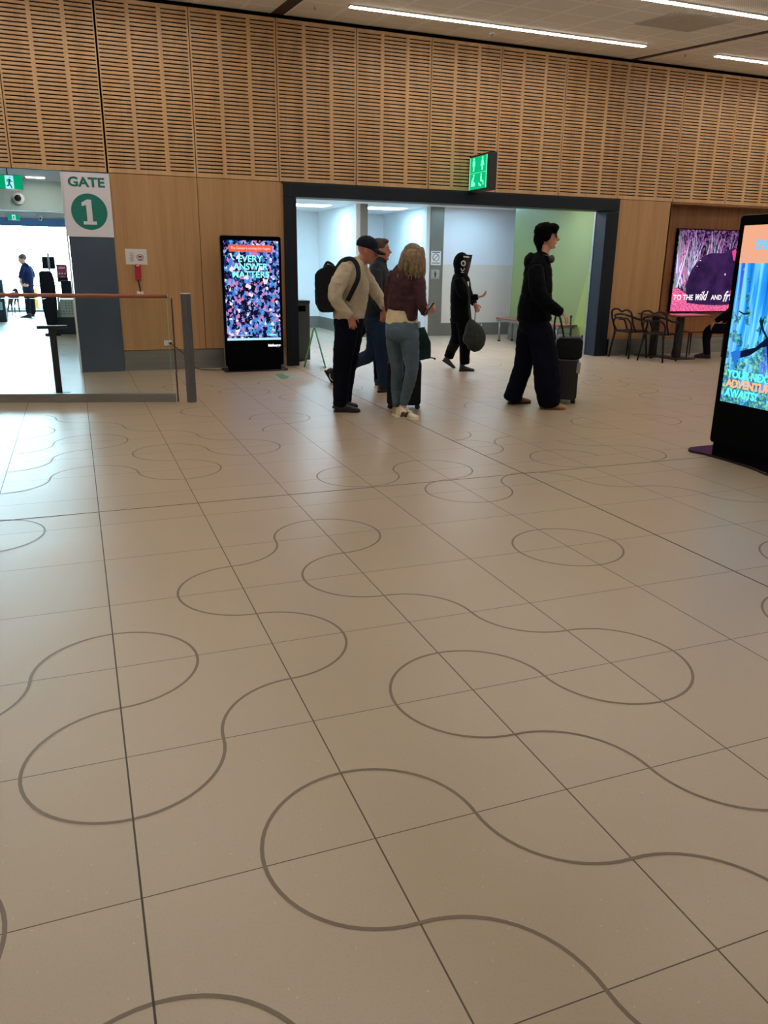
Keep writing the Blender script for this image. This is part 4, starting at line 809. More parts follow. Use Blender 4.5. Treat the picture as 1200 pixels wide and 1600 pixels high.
def shoe(root, heel, fwd, m, solem, L=.29, up=Vector((0, 0, 1)), name='shoe', shaft=.0, wid=1.0):
    fwd = fwd.normalized(); lat = up.cross(fwd).normalized(); up = fwd.cross(lat).normalized(); k = L/.29
    g = lambda x, y, z: heel+(fwd*x+lat*y+up*z)*k
    mb = MB(); loft(mb, [(g(.015, 0, .045), .03*k, .028*k*wid), (g(.05, 0, .05), .044*k, .036*k*wid), (g(.10, 0, .05), .046*k, .037*k*wid), (g(.15, 0, .043), .038*k, .040*k*wid), (g(.2, 0, .034), .029*k, .044*k*wid), (g(.25, 0, .028), .022*k, .040*k*wid), (g(.277, 0, .025), .014*k, .026*k*wid)], lat)
    loft(mb, [(g(.055, 0, .05), .045*k, .038*k), (g(.052, 0, .1+shaft), .046*k, .042*k)], lat)
    o = solid(name, mb, m, root, .008, 2, zmin=.004)
    out = [(0, -.02), (.0, .02), (.03, .036), (.1, .036), (.16, .042), (.22, .048), (.265, .034), (.287, .0), (.265, -.038), (.22, -.048), (.16, -.04), (.1, -.034), (.03, -.036)]
    MB().prism(out, 0, .022, lambda a, b, q: g(a, b*wid, q)).obj('sole', solem, o, .004)
    return o, g

# ---- man in the beige jumper and cap
p = Fig(545, 643, label='man in beige knit jumper, dark cap and navy trousers, looking down')
nl, fl_ = p.off(536, 643), p.off(545, 636)
kn = MB(); p.L(kn, [(562, 407, 0, 9.5, .075), (557, 416, 0, 16, .15), (551, 430, 0, 24, .2), (549, 446, 0, 27, .195), (548, 462, 0, 26.5, .175), (546, 480, 0, 25.5, .165), (545, 494, 0, 24, .155), (545, 499, 0, 22, .15)])
p.L(kn, [(543, 417, -.15, 11, .07), (534, 434, -.2, 12.5, .068), (526, 451, -.23, 12, .062), (524, 465, -.24, 10.5, .058), (533, 480, -.23, 8.5, .05), (544, 491, -.21, 7.2, .044)], .7)
p.L(kn, [(564, 419, .15, 10, .07), (574, 438, .19, 11), (585, 454, .21, 10), (595, 468, .2, 8.5), (601, 480, .12, 7.2)], .7)
solid('knit_jumper', kn, C['knit'], p.root, .008, 3, .006, .07)
cf = MB(); p.L(cf, [(542, 489, -.21, 7.6, .047), (547, 494, -.21, 7.0, .043)], 0); solid('cuff', cf, C['knit'], p.root, .007, 1)
tr = MB(); p.L(tr, [(545, 491, 0, 22, .15), (545, 504, 0, 23, .16), (545, 514, 0, 22, .15)])
p.L(tr, [(542, 508, -.07, 18, .1), (540, 528, -.08, 17.5, .1), (536, 556, nl*.6-.04, 15.5, .088), (534, 580, nl, 14, .08), (533, 605, nl, 13, .078), (532, 634, nl, 11.2, .075)], .72)
p.L(tr, [(551, 508, .09, 15, .1), (551, 528, .1, 14.5, .1), (548, 556, .12, 12.5, .085), (544, 585, fl_, 11, .078), (541, 610, fl_, 10, .075), (540, 630, fl_, 9.5, .07)], .72)
solid('trousers', tr, C['navyt'], p.root, .009, 3, .005, .09)
p.L(None, [(572, 396, 0, 8, .055), (568, 403, 0, 8.2, .058), (562, 411, 0, 9, .065)], 1)
p.head(573, 391, 0, .243, 15)
p.hand(p.P(547, 494, -.21), p.P(552, 511, -.2)-p.P(547, 494, -.21), -p.u*.2+p.w, 1, 26)
p.hand(p.P(602, 482, .11), p.P(608, 494, .08)-p.P(602, 482, .11), -p.u*.3-p.w, -1, 40)
p.eyes(); cm_ = MB(); R = p.R; h = p.hh
cm_.ell(p.G(-.03, 0, .19), .47*h, .39*h, .385*h, R); cap_ = solid('baseball_cap', cm_, C['cap'], p.root, .007, 1)
for v in cap_.data.vertices:      # open bottom of the cap follows the brow line
    d = (v.co-p.G(0, 0, .07)).dot(p.hu)
    if d < 0: v.co = v.co-p.hu*d
bm_ = MB(); vv = []; ff = []
for lay in (0, 1):
    for i in range(11):
        b_ = -.33+.066*i
        for j in range(5):
            a1 = .80-1.5*b_*b_-9*b_**4; a0 = .26-.9*b_*b_; a_ = a0+(a1-a0)*j/4; vv.append(p.G(a_, b_, .205-.24*(a_-.3)-1.0*b_*b_-(.06 if lay else 0)))
for lay in (0, 1):
    for i in range(10):
        for j in range(4): q = lay*55+i*5+j; ff.append((q, q+1, q+6, q+5))
edge = [i*5+4 for i in range(11)]; edge0 = [i*5 for i in range(11)]
for e in (edge, edge0):
    for i in range(10): ff.append((e[i], e[i+1], e[i+1]+55, e[i]+55))
for i in (0, 10):
    for j in range(4): ff.append((i*5+j, i*5+j+1, i*5+j+56, i*5+j+55))
bm_.add(vv, ff, True).obj('cap_brim', C['cap'], cap_)
MB().ell(p.G(-.03, 0, .57), .03*h, .03*h, .015*h, R, 8, 5).obj('cap_button', C['cap'], cap_)
for (a, b, nm) in (((521.5, 643.5), (564, 644), 0), ((519.5, 637.5), (561, 636.5), 1)):
    hp_ = on_floor(*a); shoe(p.root, hp_, on_floor(*b)-hp_, C['shoeb'], M['rubber'], .285)
p.finish(C['skin'])
bk = thing('backpack', 'black backpack worn by the man in the beige jumper', 'backpack', p.P(510, 450, 0))
X = lambda cx, cy_: (480+cx*.2062, 350+cy_*.2062)
pack = [X(*a) for a in ((120, 330), (155, 303), (200, 312), (238, 330), (232, 400), (190, 470), (195, 560), (212, 640), (200, 668), (110, 670), (85, 655), (68, 560), (58, 470), (58, 385), (80, 352))]
mb_ = MB(); n_ = len(pack)
for o0, o1 in ((-.145, .145),):
    va = [p.P(a, b, o0) for a, b in pack]+[p.P(a, b, o1) for a, b in pack]; mb_.add(va, [tuple(range(n_)), tuple(range(n_, 2*n_))[::-1]]+[(i, (i+1) % n_, n_+(i+1) % n_, n_+i) for i in range(n_)])
solid('pack_body', mb_, C['bag'], bk, .009, 6, .004, .1)
mb_ = MB(); q = [(70, 480), (62, 500), (66, 600), (90, 650), (120, 655), (120, 470)]; q = [X(*a) for a in q]; n_ = 6
va = [p.P(a-1.2, b, -.11) for a, b in q]+[p.P(a-1.2, b, .11) for a, b in q]; mb_.add(va, [tuple(range(n_)), tuple(range(n_, 2*n_))[::-1]]+[(i, (i+1) % n_, n_+(i+1) % n_, n_+i) for i in range(n_)]); solid('front_pocket', mb_, C['bag'], bk, .009, 4)
MB().tube(smooth_path([p.P(*X(128, 330), 0), p.P(*X(150, 292), 0), p.P(*X(180, 300), 0), p.P(*X(200, 318), 0)]), .013, 8).obj('grab_handle', C['bag'], bk)
for sg, o_ in ((-1, 0), (1, .02)):
    pts = [(527, 418, .13), (534, 408.5, .15), (545, 404, .135), (554, 408, .15), (559.5, 420, .185), (559, 436, .215), (551, 454, .215), (543, 470, .20)]
    MB().tube(smooth_path([p.P(a, b, sg*c) for a, b, c in pts]), .024, 10, flat=.5).obj('shoulder_strap', C['bag'], bk)

# ---- man behind, dark jacket and blue jeans
p = Fig(600, 613, label='short-haired man in dark jacket and blue jeans striding behind the man in beige')
jk = MB(); p.L(jk, [(596, 408, .0, 8.5, .08), (593, 416, 0, 13, .15), (591, 430, 0, 17, .2), (590, 448, 0, 18.5, .2), (588, 470, 0, 19, .18), (587, 492, 0, 19, .17)])
p.L(jk, [(586, 423, -.2, 10, .07), (586, 445, -.23, 10.5), (590, 466, -.23, 9), (597, 483, -.21, 7.2)], .7)
p.L(jk, [(594, 423, .2, 9), (598, 445, .23, 9), (600, 465, .22, 8), (602, 480, .2, 6.5)], .7)
solid('jacket', jk, C['jack'], p.root, .009, 3, .005, .08)
cl_ = MB(); p.L(cl_, [(597, 404, 0, 8.5, .075), (594, 410, 0, 9.5, .085)], 0); solid('jacket_collar', cl_, C['jack'], p.root, .008, 1)
jn = MB(); to = p.off(517, 598)
p.L(jn, [(588, 486, 0, 18, .16), (588, 500, 0, 19, .165), (589, 512, 0, 18, .15)])
p.L(jn, [(592, 506, -.08, 15, .1), (595, 530, -.07, 13.5), (597, 558, -.03, 11), (599, 585, 0, 10), (600, 606, 0, 9)], .75)
p.L(jn, [(585, 508, .1, 15, .1), (586, 530, .12, 13.5), (580, 553, .14, 11.5), (562, 562, to*.6, 10.5), (545, 570, to*.8, 9.5), (524, 581, to, 8)], .75)
solid('jeans', jn, C['jean'], p.root, .009, 3, .005, .07)
p.L(None, [(597, 398, 0, 8.5, .06), (595, 404, 0, 8.5, .06), (593, 412, 0, 9, .07)], 1)
p.head(595, 391, 0, .24, -2); p.eyes()
p.hand(p.P(598, 485, -.21), p.P(600, 506, -.2)-p.P(598, 485, -.21), p.w-p.u*.3, 1, 30); p.hand(p.P(603, 483, .2), Vector((0, 0, -1))+p.u*.2, -p.w, -1, 35)
h = p.hh; hm_ = MB(); hm_.ell(p.G(-.09, 0, .2), .44*h, .385*h, .375*h, p.R); hm_.ell(p.G(.14, 0, .40), .26*h, .29*h, .15*h, p.R); hm_.ell(p.G(-.22, 0, .0), .25*h, .34*h, .25*h, p.R); hr = solid('hair', hm_, C['brhair'], p.root, .007, 1, .003, .02)
a_ = on_floor(590, 613.5); shoe(p.root, a_, on_floor(604, 612.5)-a_, mat('brown_shoe', (90, 52, 44), .6), M['rubber'], .28)
a_ = p.P(506.5, 579, to); b_ = p.P(517.5, 598, to); so_, g_ = shoe(p.root, a_, b_-a_, C['shoeb'], M['rubber'], .29, up=p.u*.85+Vector((0, 0, .5)))
MB().tube(smooth_path([g_(.07, -.052, .05), g_(.12, -.052, .025), g_(.19, -.05, .05)]), .006, 6).obj('side_flash', C['sole'], so_)
p.finish(C['skin'])

# ---- companion almost hidden behind the two men
p = Fig(590.5, 604, label='person almost hidden behind the man in beige, one dark trouser leg and black shoe showing')
jk = MB(); p.L(jk, [(583, 420, .05, 7, .07), (582, 428, .05, 12, .15), (581, 442, .05, 13, .18), (580, 462, .05, 13, .17), (580, 486, .05, 13, .16)])
p.L(jk, [(580, 432, -.15, 7), (580, 450, -.18, 7), (582, 466, -.18, 6), (586, 480, -.17, 5)], .7); p.L(jk, [(580, 432, .25, 7), (580, 450, .28, 7), (580, 466, .28, 6), (582, 480, .26, 5)], .7); solid('dark_top', jk, C['blk'], p.root, .01, 2)
tr = MB(); p.L(tr, [(581, 482, .05, 12.5, .15), (582, 494, .05, 13, .16), (582, 504, .05, 12, .15)])
p.L(tr, [(583, 500, -.04, 10, .09), (586, 525, -.03, 9), (589, 550, -.01, 7.5), (590, 575, 0, 6.5), (590.5, 597, 0, 6)], .75); p.L(tr, [(576, 500, .14, 10, .09), (561, 521, .18, 8), (548, 545, .2, 7), (538, 568, .22, 6), (531, 588, .24, 5.5)], .75); solid('navy_trousers', tr, C['navyt'], p.root, .01, 2, .004, .08)
p.L(None, [(583, 412, .05, 5.8, .05), (583, 422, .05, 6, .055)], 1); p.head(583, 405, .05, .222, 6); p.eyes(); hm_ = MB(); h = p.hh; hm_.ell(p.G(-.09, 0, .2), .44*h, .385*h, .375*h, p.R); solid('hair', hm_, C['brhair'], p.root, .008, 1)
p.hand(p.P(586.5, 481, -.17), Vector((0, 0, -1)), p.w, 1, 30); p.hand(p.P(582.5, 481, .26), Vector((0, 0, -1)), -p.w, -1, 30)
a_ = on_floor(585.5, 604.5); shoe(p.root, a_, p.u*.8-p.w*.5, C['shoeb'], C['sole'], .25); a_ = p.P(524, 594, .24); a_.z = .0; shoe(p.root, a_, p.u, C['shoeb'], M['rubber'], .25)
p.finish(C['skin'], .009)

# ---- woman in maroon
p = Fig(632, 655, label='blond woman seen from behind in maroon jacket, pale jeans and cream trainers, holding a phone')
rf, lf = p.off(636, 652), p.off(617, 650)
p.L(None, [(645, 402, 0, 6.5, .05), (642, 412, 0, 7, .055), (639, 420, 0, 8, .06)], 1)
cr_ = MB(); p.L(cr_, [(630, 470, 0, 21, .115), (629, 485, 0, 22.5, .12), (628, 496, 0, 24, .13), (628, 504.5, 0, 25, .14)]); solid('cream_jumper', cr_, C['creamk'], p.root, .008, 2, .005, .06)
jk = MB(); p.L(jk, [(642, 414, 0, 9, .07), (638, 420, 0, 17, .11), (635, 431, 0, 23, .135), (633, 448, 0, 24, .14), (630, 466, 0, 23.5, .135), (629, 482, 0, 23.5, .135)])
p.L(jk, [(640, 466, -.02, 14, .13), (641, 484, -.02, 12.5, .135), (643, 500, -.03, 8.5, .12)], 0)
p.L(jk, [(651, 426, -.03, 9.5, .07), (655, 446, -.08, 10.2), (656, 464, -.11, 9.3), (660, 479, -.12, 8), (665, 489, -.12, 6.2)], .68)
p.L(jk, [(617, 428, .02, 10, .07), (611, 448, .06, 9.8), (609, 468, .1, 9), (609, 482, .18, 7.5), (617, 490, .3, 6.2)], .68)
solid('maroon_jacket', jk, C['maroon'], p.root, .0075, 2, .006, .06)
jn = MB(); p.L(jn, [(628, 503, 0, 24.5, .14), (628, 514, 0, 25.5, .155), (628, 526, 0, 25, .15)])
p.L(jn, [(616, 520, .05, 13.5, .1), (617, 542, .06, 12.8), (619, 562, .08, 11), (621, 580, lf*.7, 9.8), (619, 603, lf, 8.8), (619, 634, lf, 5.8)], .75)
p.L(jn, [(640, 520, -.04, 14.5, .1), (641, 545, -.04, 14), (643, 563, -.04, 11.8), (643, 579, -.02, 10.2), (638, 603, rf*.6, 9.3), (631, 631, rf, 6.8)], .75)
solid('pale_jeans', jn, C['jean2'], p.root, .0075, 2, .005, .05)
for (x0, x1) in ((633, 649), (606, 621)):
    MB().tube([p.P(x0, 509.5, -.165), p.P(x0+.5, 526, -.165), p.P((x0+x1)/2, 530, -.165), p.P(x1, 525, -.158), p.P(x1, 509.5, -.158)], .0025, 5).obj('back_pocket', C['jean2'], p.root)
p.L(None, [(631, 628, rf, 5, .035), (630, 641, rf, 5.2, .035)], 1)
p.head(646, 401.5, 0, .222, 4, 48); p.browm = C['blond']; p.eyes()
hm_ = MB(); h = p.hh; hm_.ell(p.G(-.06, 0, .16), .45*h, .42*h, .41*h, p.R)
for a in ([(645, 384.5, 0, 8, .05), (645, 391, 0, 14, .10), (644, 402, 0, 18, .125), (643.5, 414, -.02, 19, .12), (643, 425, -.05, 17, .09), (644, 434, -.07, 11, .05)],
          [(634, 398, -.05, 7, .05), (629, 412, -.07, 6.5, .05), (626, 424, -.08, 4.5, .03), (622, 434, -.1, 2.5, .015)], [(656, 392, -.02, 7, .06), (659, 408, -.05, 6, .06), (660, 422, -.06, 5, .05), (661, 436, -.08, 2.4, .02)],
          [(650, 420, -.08, 7, .05), (652, 432, -.1, 5, .03), (655, 440, -.1, 2, .015)], [(636, 420, -.08, 6, .05), (634, 431, -.1, 3, .02), (633, 437, -.1, 1.5, .01)]):
    p.L(hm_, a, 0)
solid('hair', hm_, C['blond'], p.root, .006, 1, .005, .018)
fs_ = MB()
for i in range(34):
    a = -2.4+i*.125; x = 645+18*math.sin(a)*.98; x = 644+17.5*math.sin((i-17)/17*1.45)
    o_ = -.02-.11*math.cos((i-17)/17*1.45); y1 = 431+6*math.sin(i*2.3)
    fs_.tube(smooth_path([p.P(645+(x-645)*.35, 385, -.02+o_*.3), p.P(645+(x-645)*.85, 394, o_*.95), p.P(x, 410, o_-.012), p.P(x+1.2*math.sin(i), 424, o_-.02), p.P(x+2*math.sin(i*1.7), y1, o_-.02)], 4), .0045, 5)
fs_.obj('hair_strands', mat('pale_blond_strands', (134, 114, 82), .5, var=.5, vscale=30), p.root)
MB().tube([p.G(.25, .2, .34), p.G(.33, .08, .36), p.G(.36, -.05, .36), p.G(.3, -.2, .34)], .02, 8).obj('sunglasses', C['lens'], p.root)
p.hand(p.P(665.5, 489.5, -.12), p.P(676, 483.5, -.13)-p.P(665.5, 489.5, -.12), Vector((0, 0, 1))*.6+p.w*.6, 1, 55, .95); p.hand(p.P(618, 491, .31), p.P(626, 500, .36)-p.P(618, 491, .31), -p.w, 1, 50, .9)
a_ = on_floor(618.5, 651.5); b_ = on_floor(657.5, 656.5); so_, g_ = shoe(p.root, a_, b_-a_, C['cshoe'], C['sole'], .275, wid=1.05)
text('letter_patch', 'N', C['brown'], .06, face_T(g_(.135, -.046, .048), (b_-a_).normalized(), Vector((-.0, -.15, 1)).normalized()), so_, ext=.012, bold=.006, shear=.2, fit=(.085, .05))
MB().tube(smooth_path([g_(.1, 0, .095), g_(.14, .02, .1), g_(.16, -.02, .085), g_(.19, .01, .075)]), .006, 6).obj('laces', C['sole'], so_)
a_ = on_floor(614, 650); shoe(p.root, a_, on_floor(640, 645)-a_, mat('beige_trainer', (170, 138, 108), .6), C['sole'], .27)
p.finish(C['skin2'])
ph = thing('mobile_phone', 'dark mobile phone in the hand of the woman in maroon', 'phone', p.P(671, 481, -.13))
c_ = p.P(670.5, 481.5, -.15); ax = (p.P(676, 476, -.15)-p.P(667, 487, -.15)).normalized(); TP = face_T(c_, ax, (p.w+Vector((0, 0, .2))).cross(ax).normalized().cross(ax)*-1)
TPm = Matrix((ax, p.w.cross(ax).normalized(), p.w)).transposed().to_4x4(); TPm.translation = c_
MB().box(-.07, .07, -.006, .006, -.036, .036, T=TPm).obj('case', C['lens'], ph, .004); MB().box(-.064, .064, .006, .007, -.032, .032, T=TPm).obj('display_glass', M['black'], ph)
# suitcase and bag of the woman
s = Fig(632, 640, 'suitcase', 'black upright suitcase standing behind the legs of the woman in maroon', 'suitcase')
def suitcase(s, x0, x1, ytop, base_px, depth, mcol, ribs=True, hx=None, hy=None):
    cx = (x0+x1)/2; o0 = on_floor(cx, base_px); c = s.P(cx, base_px, 0); w2 = (x1-x0)/2*s.k; zt = s.P(cx, ytop, 0).z; zb = .045
    T = Matrix((s.u, s.w, Vector((0, 0, 1)))).transposed().to_4x4(); T.translation = Vector((s.O.x, s.O.y, 0)) + s.u*((s.P(cx, base_px, 0)-s.O).dot(s.u))
    MB().prism(rrect(-w2, w2, zb, zt, .04), 0, depth, lambda u, v_, q: T @ Vector((u, q, v_))).obj('shell', mcol, s.root, .012)
    if ribs:
        for i in range(5):
            x = -w2*.7+i*w2*.35; MB().box(x-.006, x+.006, -.005, .0, zb+.06, zt-.06, T=T).obj('rib', mcol, s.root, .002)
    MB().prism(rrect(-w2-.002, w2+.002, zb-.002, zt+.002, .04), depth/2-.008, depth/2+.008, lambda u, v_, q: T @ Vector((u, q, v_))).obj('zip_band', M['blackm'], s.root)
    for sx in (-1, 1):
        for q in (.04, depth-.04):
            x = sx*(w2-.035); w_ = MB().cyl(T @ Vector((x, q, .026)), .026, -.012, .012, 14, 'y').obj('wheel', M['rubber'], s.root); MB().box(x-.02, x+.02, q-.02, q+.02, .035, .055, T=T).obj('wheel_housing', M['dgrey'], w_)
    return T, w2, zt
T, w2, zt = suitcase(s, 604, 657, 566, 641, .27, C['bag'], False)
m_ = MB(); m_.tube(smooth_path([T @ Vector((-.09, .22, zt)), T @ Vector((-.09, .22, zt+.36)), T @ Vector((-.08, .22, zt+.385)), T @ Vector((.08, .22, zt+.385)), T @ Vector((.09, .22, zt+.36)), T @ Vector((.09, .22, zt))], 4), .009, 8); m_.obj('pull_handle', M['blackm'], s.root)
b = thing('tote_bag', 'dark teal tote bag resting on the suitcase beside the woman in maroon', 'bag', s.P(662, 545, .1))
mb_ = MB(); Y_ = lambda cx, cy_: (590+cx*.1063, 500+cy_*.1063)
q = [Y_(*a) for a in ((500, 125), (690, 104), (735, 215), (782, 345), (782, 560), (620, 592), (480, 600))]; n_ = len(q)
va = [s.P(a, b_, -.02) for a, b_ in q]+[s.P(a, b_, .17) for a, b_ in q]; mb_.add(va, [tuple(range(n_)), tuple(range(n_, 2*n_))[::-1]]+[(i, (i+1) % n_, n_+(i+1) % n_, n_+i) for i in range(n_)]); solid('bag_body', mb_, C['tealbag'], b, .008, 4, .006, .08)
MB().tube([s.P(672, 558.5, .03), s.P(677, 559.5, .03), s.P(680.5, 561, .03)], [.006, .007, .013], 8).obj('tie_cord', C['tealbag'], b)

# ---- person in dark hood
p = Fig(728, 581, label='person all in black with a printed deep hood, boots and a dangling drop-shaped bag')
bo = p.off(706, 575)
tr = MB(); p.L(tr, [(719, 478, 0, 14.5, .15), (719, 490, 0, 15, .155), (719, 500, 0, 14, .14)])
p.L(tr, [(723, 496, -.06, 12, .1), (726, 514, -.06, 11), (727, 535, -.04, 9.2), (726, 552, -.01, 8.2), (726, 567, 0, 8)], .75)
p.L(tr, [(715, 496, .07, 12, .1), (716, 514, .08, 11), (713, 530, .1, 9.5), (706, 545, bo, 8.2), (701, 558, bo, 7.8)], .75)
solid('trousers', tr, C['blk'], p.root, .01, 3, .005, .08)
hd = MB(); p.L(hd, [(721, 426, 0, 8, .08), (720, 434, 0, 13, .15), (720, 448, 0, 15.5, .18), (719.5, 464, 0, 15.5, .17), (719, 482, 0, 15, .16), (719, 490, 0, 15, .16)])
p.L(hd, [(716, 438, -.17, 7.5), (719, 452, -.21, 7.2), (727, 463, -.22, 6.2), (738, 465, -.22, 5.3), (746, 464, -.22, 4.4)], .7)
p.L(hd, [(727, 440, .17, 7), (731, 456, .2, 6.5), (736, 467, .2, 6), (741, 474, .15, 5)], .7)
solid('hoodie', hd, C['blk'], p.root, .009, 3, .005, .07)
MB().box(-.012, .012, -.003, .003, -.045, .045, T=Matrix.Translation(p.P(731.5, 445, -.17))).obj('chest_badge', M['paper'], p.root)
p.L(None, [(721, 418, 0, 6.5, .055), (720, 430, 0, 7, .06)], 1)
p.head(722, 412, 0, .235, 6); p.eyes(); h = p.hh
ho = MB(); ho.ell(p.P(720.5, 410.5, 0), .115, .125, .145, p.R); p.L(ho, [(722, 410, 0, 12, .115), (729, 412, 0, 13.5, .12)], 0, wd=p.w); p.L(ho, [(719, 420, 0, 9.5, .1), (720, 430, 0, 9, .1)], 0)
solid('hood', ho, C['blk'], p.root, .008, 2)
fr_ = MB(); ring_o = [(724, 399), (738, 399.5), (735, 414), (730.5, 431), (724, 427)]
for sd_ in (-1, 1):
    q = [p.P(a, b_, sd_*.12) for a, b_ in ring_o]; q2 = [p.P(a, b_, sd_*.133) for a, b_ in ring_o]; n_ = 5; fr_.add(q+q2, [tuple(range(5)), tuple(range(5, 10))[::-1]]+[(i, (i+1) % 5, 5+(i+1) % 5, 5+i) for i in range(5)])
q = [p.P(724, 399, -.12), p.P(738, 399.5, -.12), p.P(738, 399.5, .12), p.P(724, 399, .12)]; q2 = [x+Vector((0, 0, .012)) for x in q]; fr_.add(q+q2, [(0, 1, 2, 3), (7, 6, 5, 4), (0, 4, 5, 1), (1, 5, 6, 2), (2, 6, 7, 3), (3, 7, 4, 0)])
hp = fr_.obj('hood_peak', M['blackm'], p.root)
mk = MB(); mk.tube([p.P(724+3*math.cos(a), 411.5+3.6*math.sin(a), -.139) for a in [2*PI*i/16 for i in range(16)]], .009, 6, closed=True); mk.tube([p.P(724, 401, -.139), p.P(733, 402, -.139)], .011, 6)
mk.tube(smooth_path([p.P(720, 419, -.139), p.P(722, 423, -.139), p.P(725, 421, -.139), p.P(726, 419, -.139)]), .006, 6); mk.tube([p.P(720.5, 425.5, -.139), p.P(725, 425.5, -.139)], .006, 6); mk.obj('white_print', M['paper'], hp)
mk = MB(); mk.tube([p.P(733.5, 409, -.138), p.P(731, 423, -.138)], .01, 6); mk.obj('red_print', mat('print_red', (110, 60, 64), .6), hp)
p.hand(p.P(747, 464, -.22), p.P(758, 461.5, -.24)-p.P(747, 464, -.22), Vector((0, 0, 1)), -1, 42, 1.0); p.hand(p.P(742, 475, .14), p.P(746, 484, .12)-p.P(742, 475, .14), p.w-p.u*.4, 1, 45, 1.0)
a_ = on_floor(717, 580); shoe(p.root, a_, on_floor(740.5, 580)-a_, C['boot'], M['rubber'], .24, name='boot', shaft=.07, wid=1.1)
a_ = p.P(690.5, 563.5, bo); b_ = p.P(711, 577, bo); shoe(p.root, a_, b_-a_, C['boot'], M['rubber'], .24, up=p.u*.5+Vector((0, 0, .85)), name='boot', shaft=.05, wid=1.1)
p.finish(C['skin'], .008)
b = thing('shoulder_bag', 'dark olive drop-shaped bag hanging from the hooded person', 'bag', p.P(740, 523, -.27))
mb_ = MB(); p.L(mb_, [(735.5, 500, -.29, 3.5, .04), (737, 508, -.29, 9.5, .07), (740, 519, -.3, 15.5, .09), (741, 530, -.3, 17.5, .1), (739.5, 540, -.3, 14.5, .08), (736.5, 546, -.3, 7.5, .05)], 0); solid('bag_body', mb_, C['olive'], b, .009, 2, .004, .08)
MB().tube(smooth_path([p.P(722, 434, -.2), p.P(730, 447, -.24), p.P(733, 462, -.27), p.P(733.5, 480, -.28), p.P(735.5, 502, -.29)]), .019, 8, flat=.4).obj('strap', C['olive'], b); MB().tube([p.P(744, 478, .1), p.P(742.5, 490, -.1), p.P(741.5, 506, -.28)], .014, 8, flat=.4).obj('strap', C['bag'], b)
MB().tube([p.P(750, 512, -.3), p.P(753, 506, -.3)], .006, 6).obj('white_tag', M['paper'], b)

# ---- tall man in black
p = Fig(840, 636, label='tall black-haired man in sunglasses and wide dark trousers wheeling a suitcase')
bo, fo = p.off(806, 631), p.off(860, 639)
jk = MB(); p.L(jk, [(850, 397, 0, 9.5, .085), (846, 405, 0, 15, .15), (841, 420, 0, 20.5, .205), (840, 440, 0, 22, .205), (838, 460, 0, 23.5, .2), (835.5, 480, 0, 25.5, .195), (834.5, 499, 0, 26, .195)])
p.L(jk, [(837, 419, -.19, 11, .075), (838, 440, -.24, 12.5), (843, 460, -.26, 12), (853, 473, -.26, 10.5), (865, 482, -.24, 8.8), (876, 488, -.21, 7)], .62)
p.L(jk, [(848, 422, .2, 10), (851, 444, .22, 10), (852, 466, .2, 9), (853, 486, .16, 8)], .62)
p.L(jk, [(831, 396, 0, 4, .06), (828, 405, 0, 8.5, .12), (829, 416, 0, 9, .11), (836, 424, 0, 7, .1)], 0)
solid('black_jacket', jk, C['blk2'], p.root, .009, 2, .006, .08)
tr = MB(); p.L(tr, [(834, 490, 0, 21, .17), (834, 504, 0, 22.5, .175), (834, 514, 0, 22, .16)])
p.L(tr, [(828, 508, .07, 17, .11), (824, 530, .08, 17.5, .12), (821, 552, .1, 15.8, .12), (816, 576, bo*.7, 14.5, .11), (808, 600, bo, 14.3, .12), (800, 623, bo, 14.8, .12)], .5)
p.L(tr, [(841, 508, -.07, 18, .11), (846, 530, -.08, 19.5, .12), (852, 560, -.1, 19.5, .12), (855, 590, fo, 20.5, .13), (857, 612, fo, 19.5, .13), (859, 631, fo, 16.5, .12)], .5)
solid('wide_trousers', tr, C['den'], p.root, .009, 2, .006, .1)
p.L(None, [(853, 384, 0, 7, .055), (851, 392, 0, 7.2, .058), (849, 402, 0, 8, .065)], 1)
p.head(855, 370, 0, .245, 0); p.browm = C['bhair']; p.eyes(); h = p.hh
hm_ = MB(); hm_.ell(p.G(-.12, 0, .22), .46*h, .42*h, .38*h, p.R); hm_.ell(p.G(-.3, 0, -.08), .28*h, .34*h, .36*h, p.R); hm_.ell(p.G(.2, 0, .36), .28*h, .3*h, .2*h, p.R)
for q in (-1, 1): hm_.ell(p.G(-.08, q*.31, .05), .26*h, .09*h, .26*h, p.R); hm_.ell(p.G(.28, q*.2, .24), .14*h, .12*h, .14*h, p.R)
p.L(hm_, [(842, 378, 0, 6, .08), (843, 388, 0, 4.5, .07), (844, 396, 0, 2.5, .05)], 0)
solid('hair', hm_, C['bhair'], p.root, .006, 1, .005, .025)
sg = MB()
for q in (-1, 1):
    pts = [(.385, q*.03, .07), (.37, q*.24, .09), (.33, q*.27, .04), (.36, q*.22, -.03), (.40, q*.08, -.03), (.40, q*.03, .02)]; sg.add([p.G(*a) for a in pts]+[p.G(a[0]+.03, a[1], a[2]) for a in pts], [tuple(range(6)), tuple(range(6, 12))[::-1]]+[(i, (i+1) % 6, 6+(i+1) % 6, 6+i) for i in range(6)])
    sg.tube([p.G(.35, q*.27, .07), p.G(.15, q*.34, .07), p.G(-.02, q*.35, .05)], .012*h, 6)
sg.tube([p.G(.41, -.05, .05), p.G(.41, .05, .05)], .012*h, 6); sg.obj('sunglasses', C['lens'], p.root)
hp_ = thing('headphones', 'dark headphones worn round the neck of the tall man in black', 'headphones', p.P(856, 402, 0))
MB().tube(smooth_path([p.P(861, 404, -.085), p.P(852, 399, -.1), p.P(842, 399, -.06), p.P(840, 399, 0), p.P(842, 399, .06), p.P(852, 399, .1), p.P(861, 404, .085)]), .011, 8).obj('headband', C['lens'], hp_)
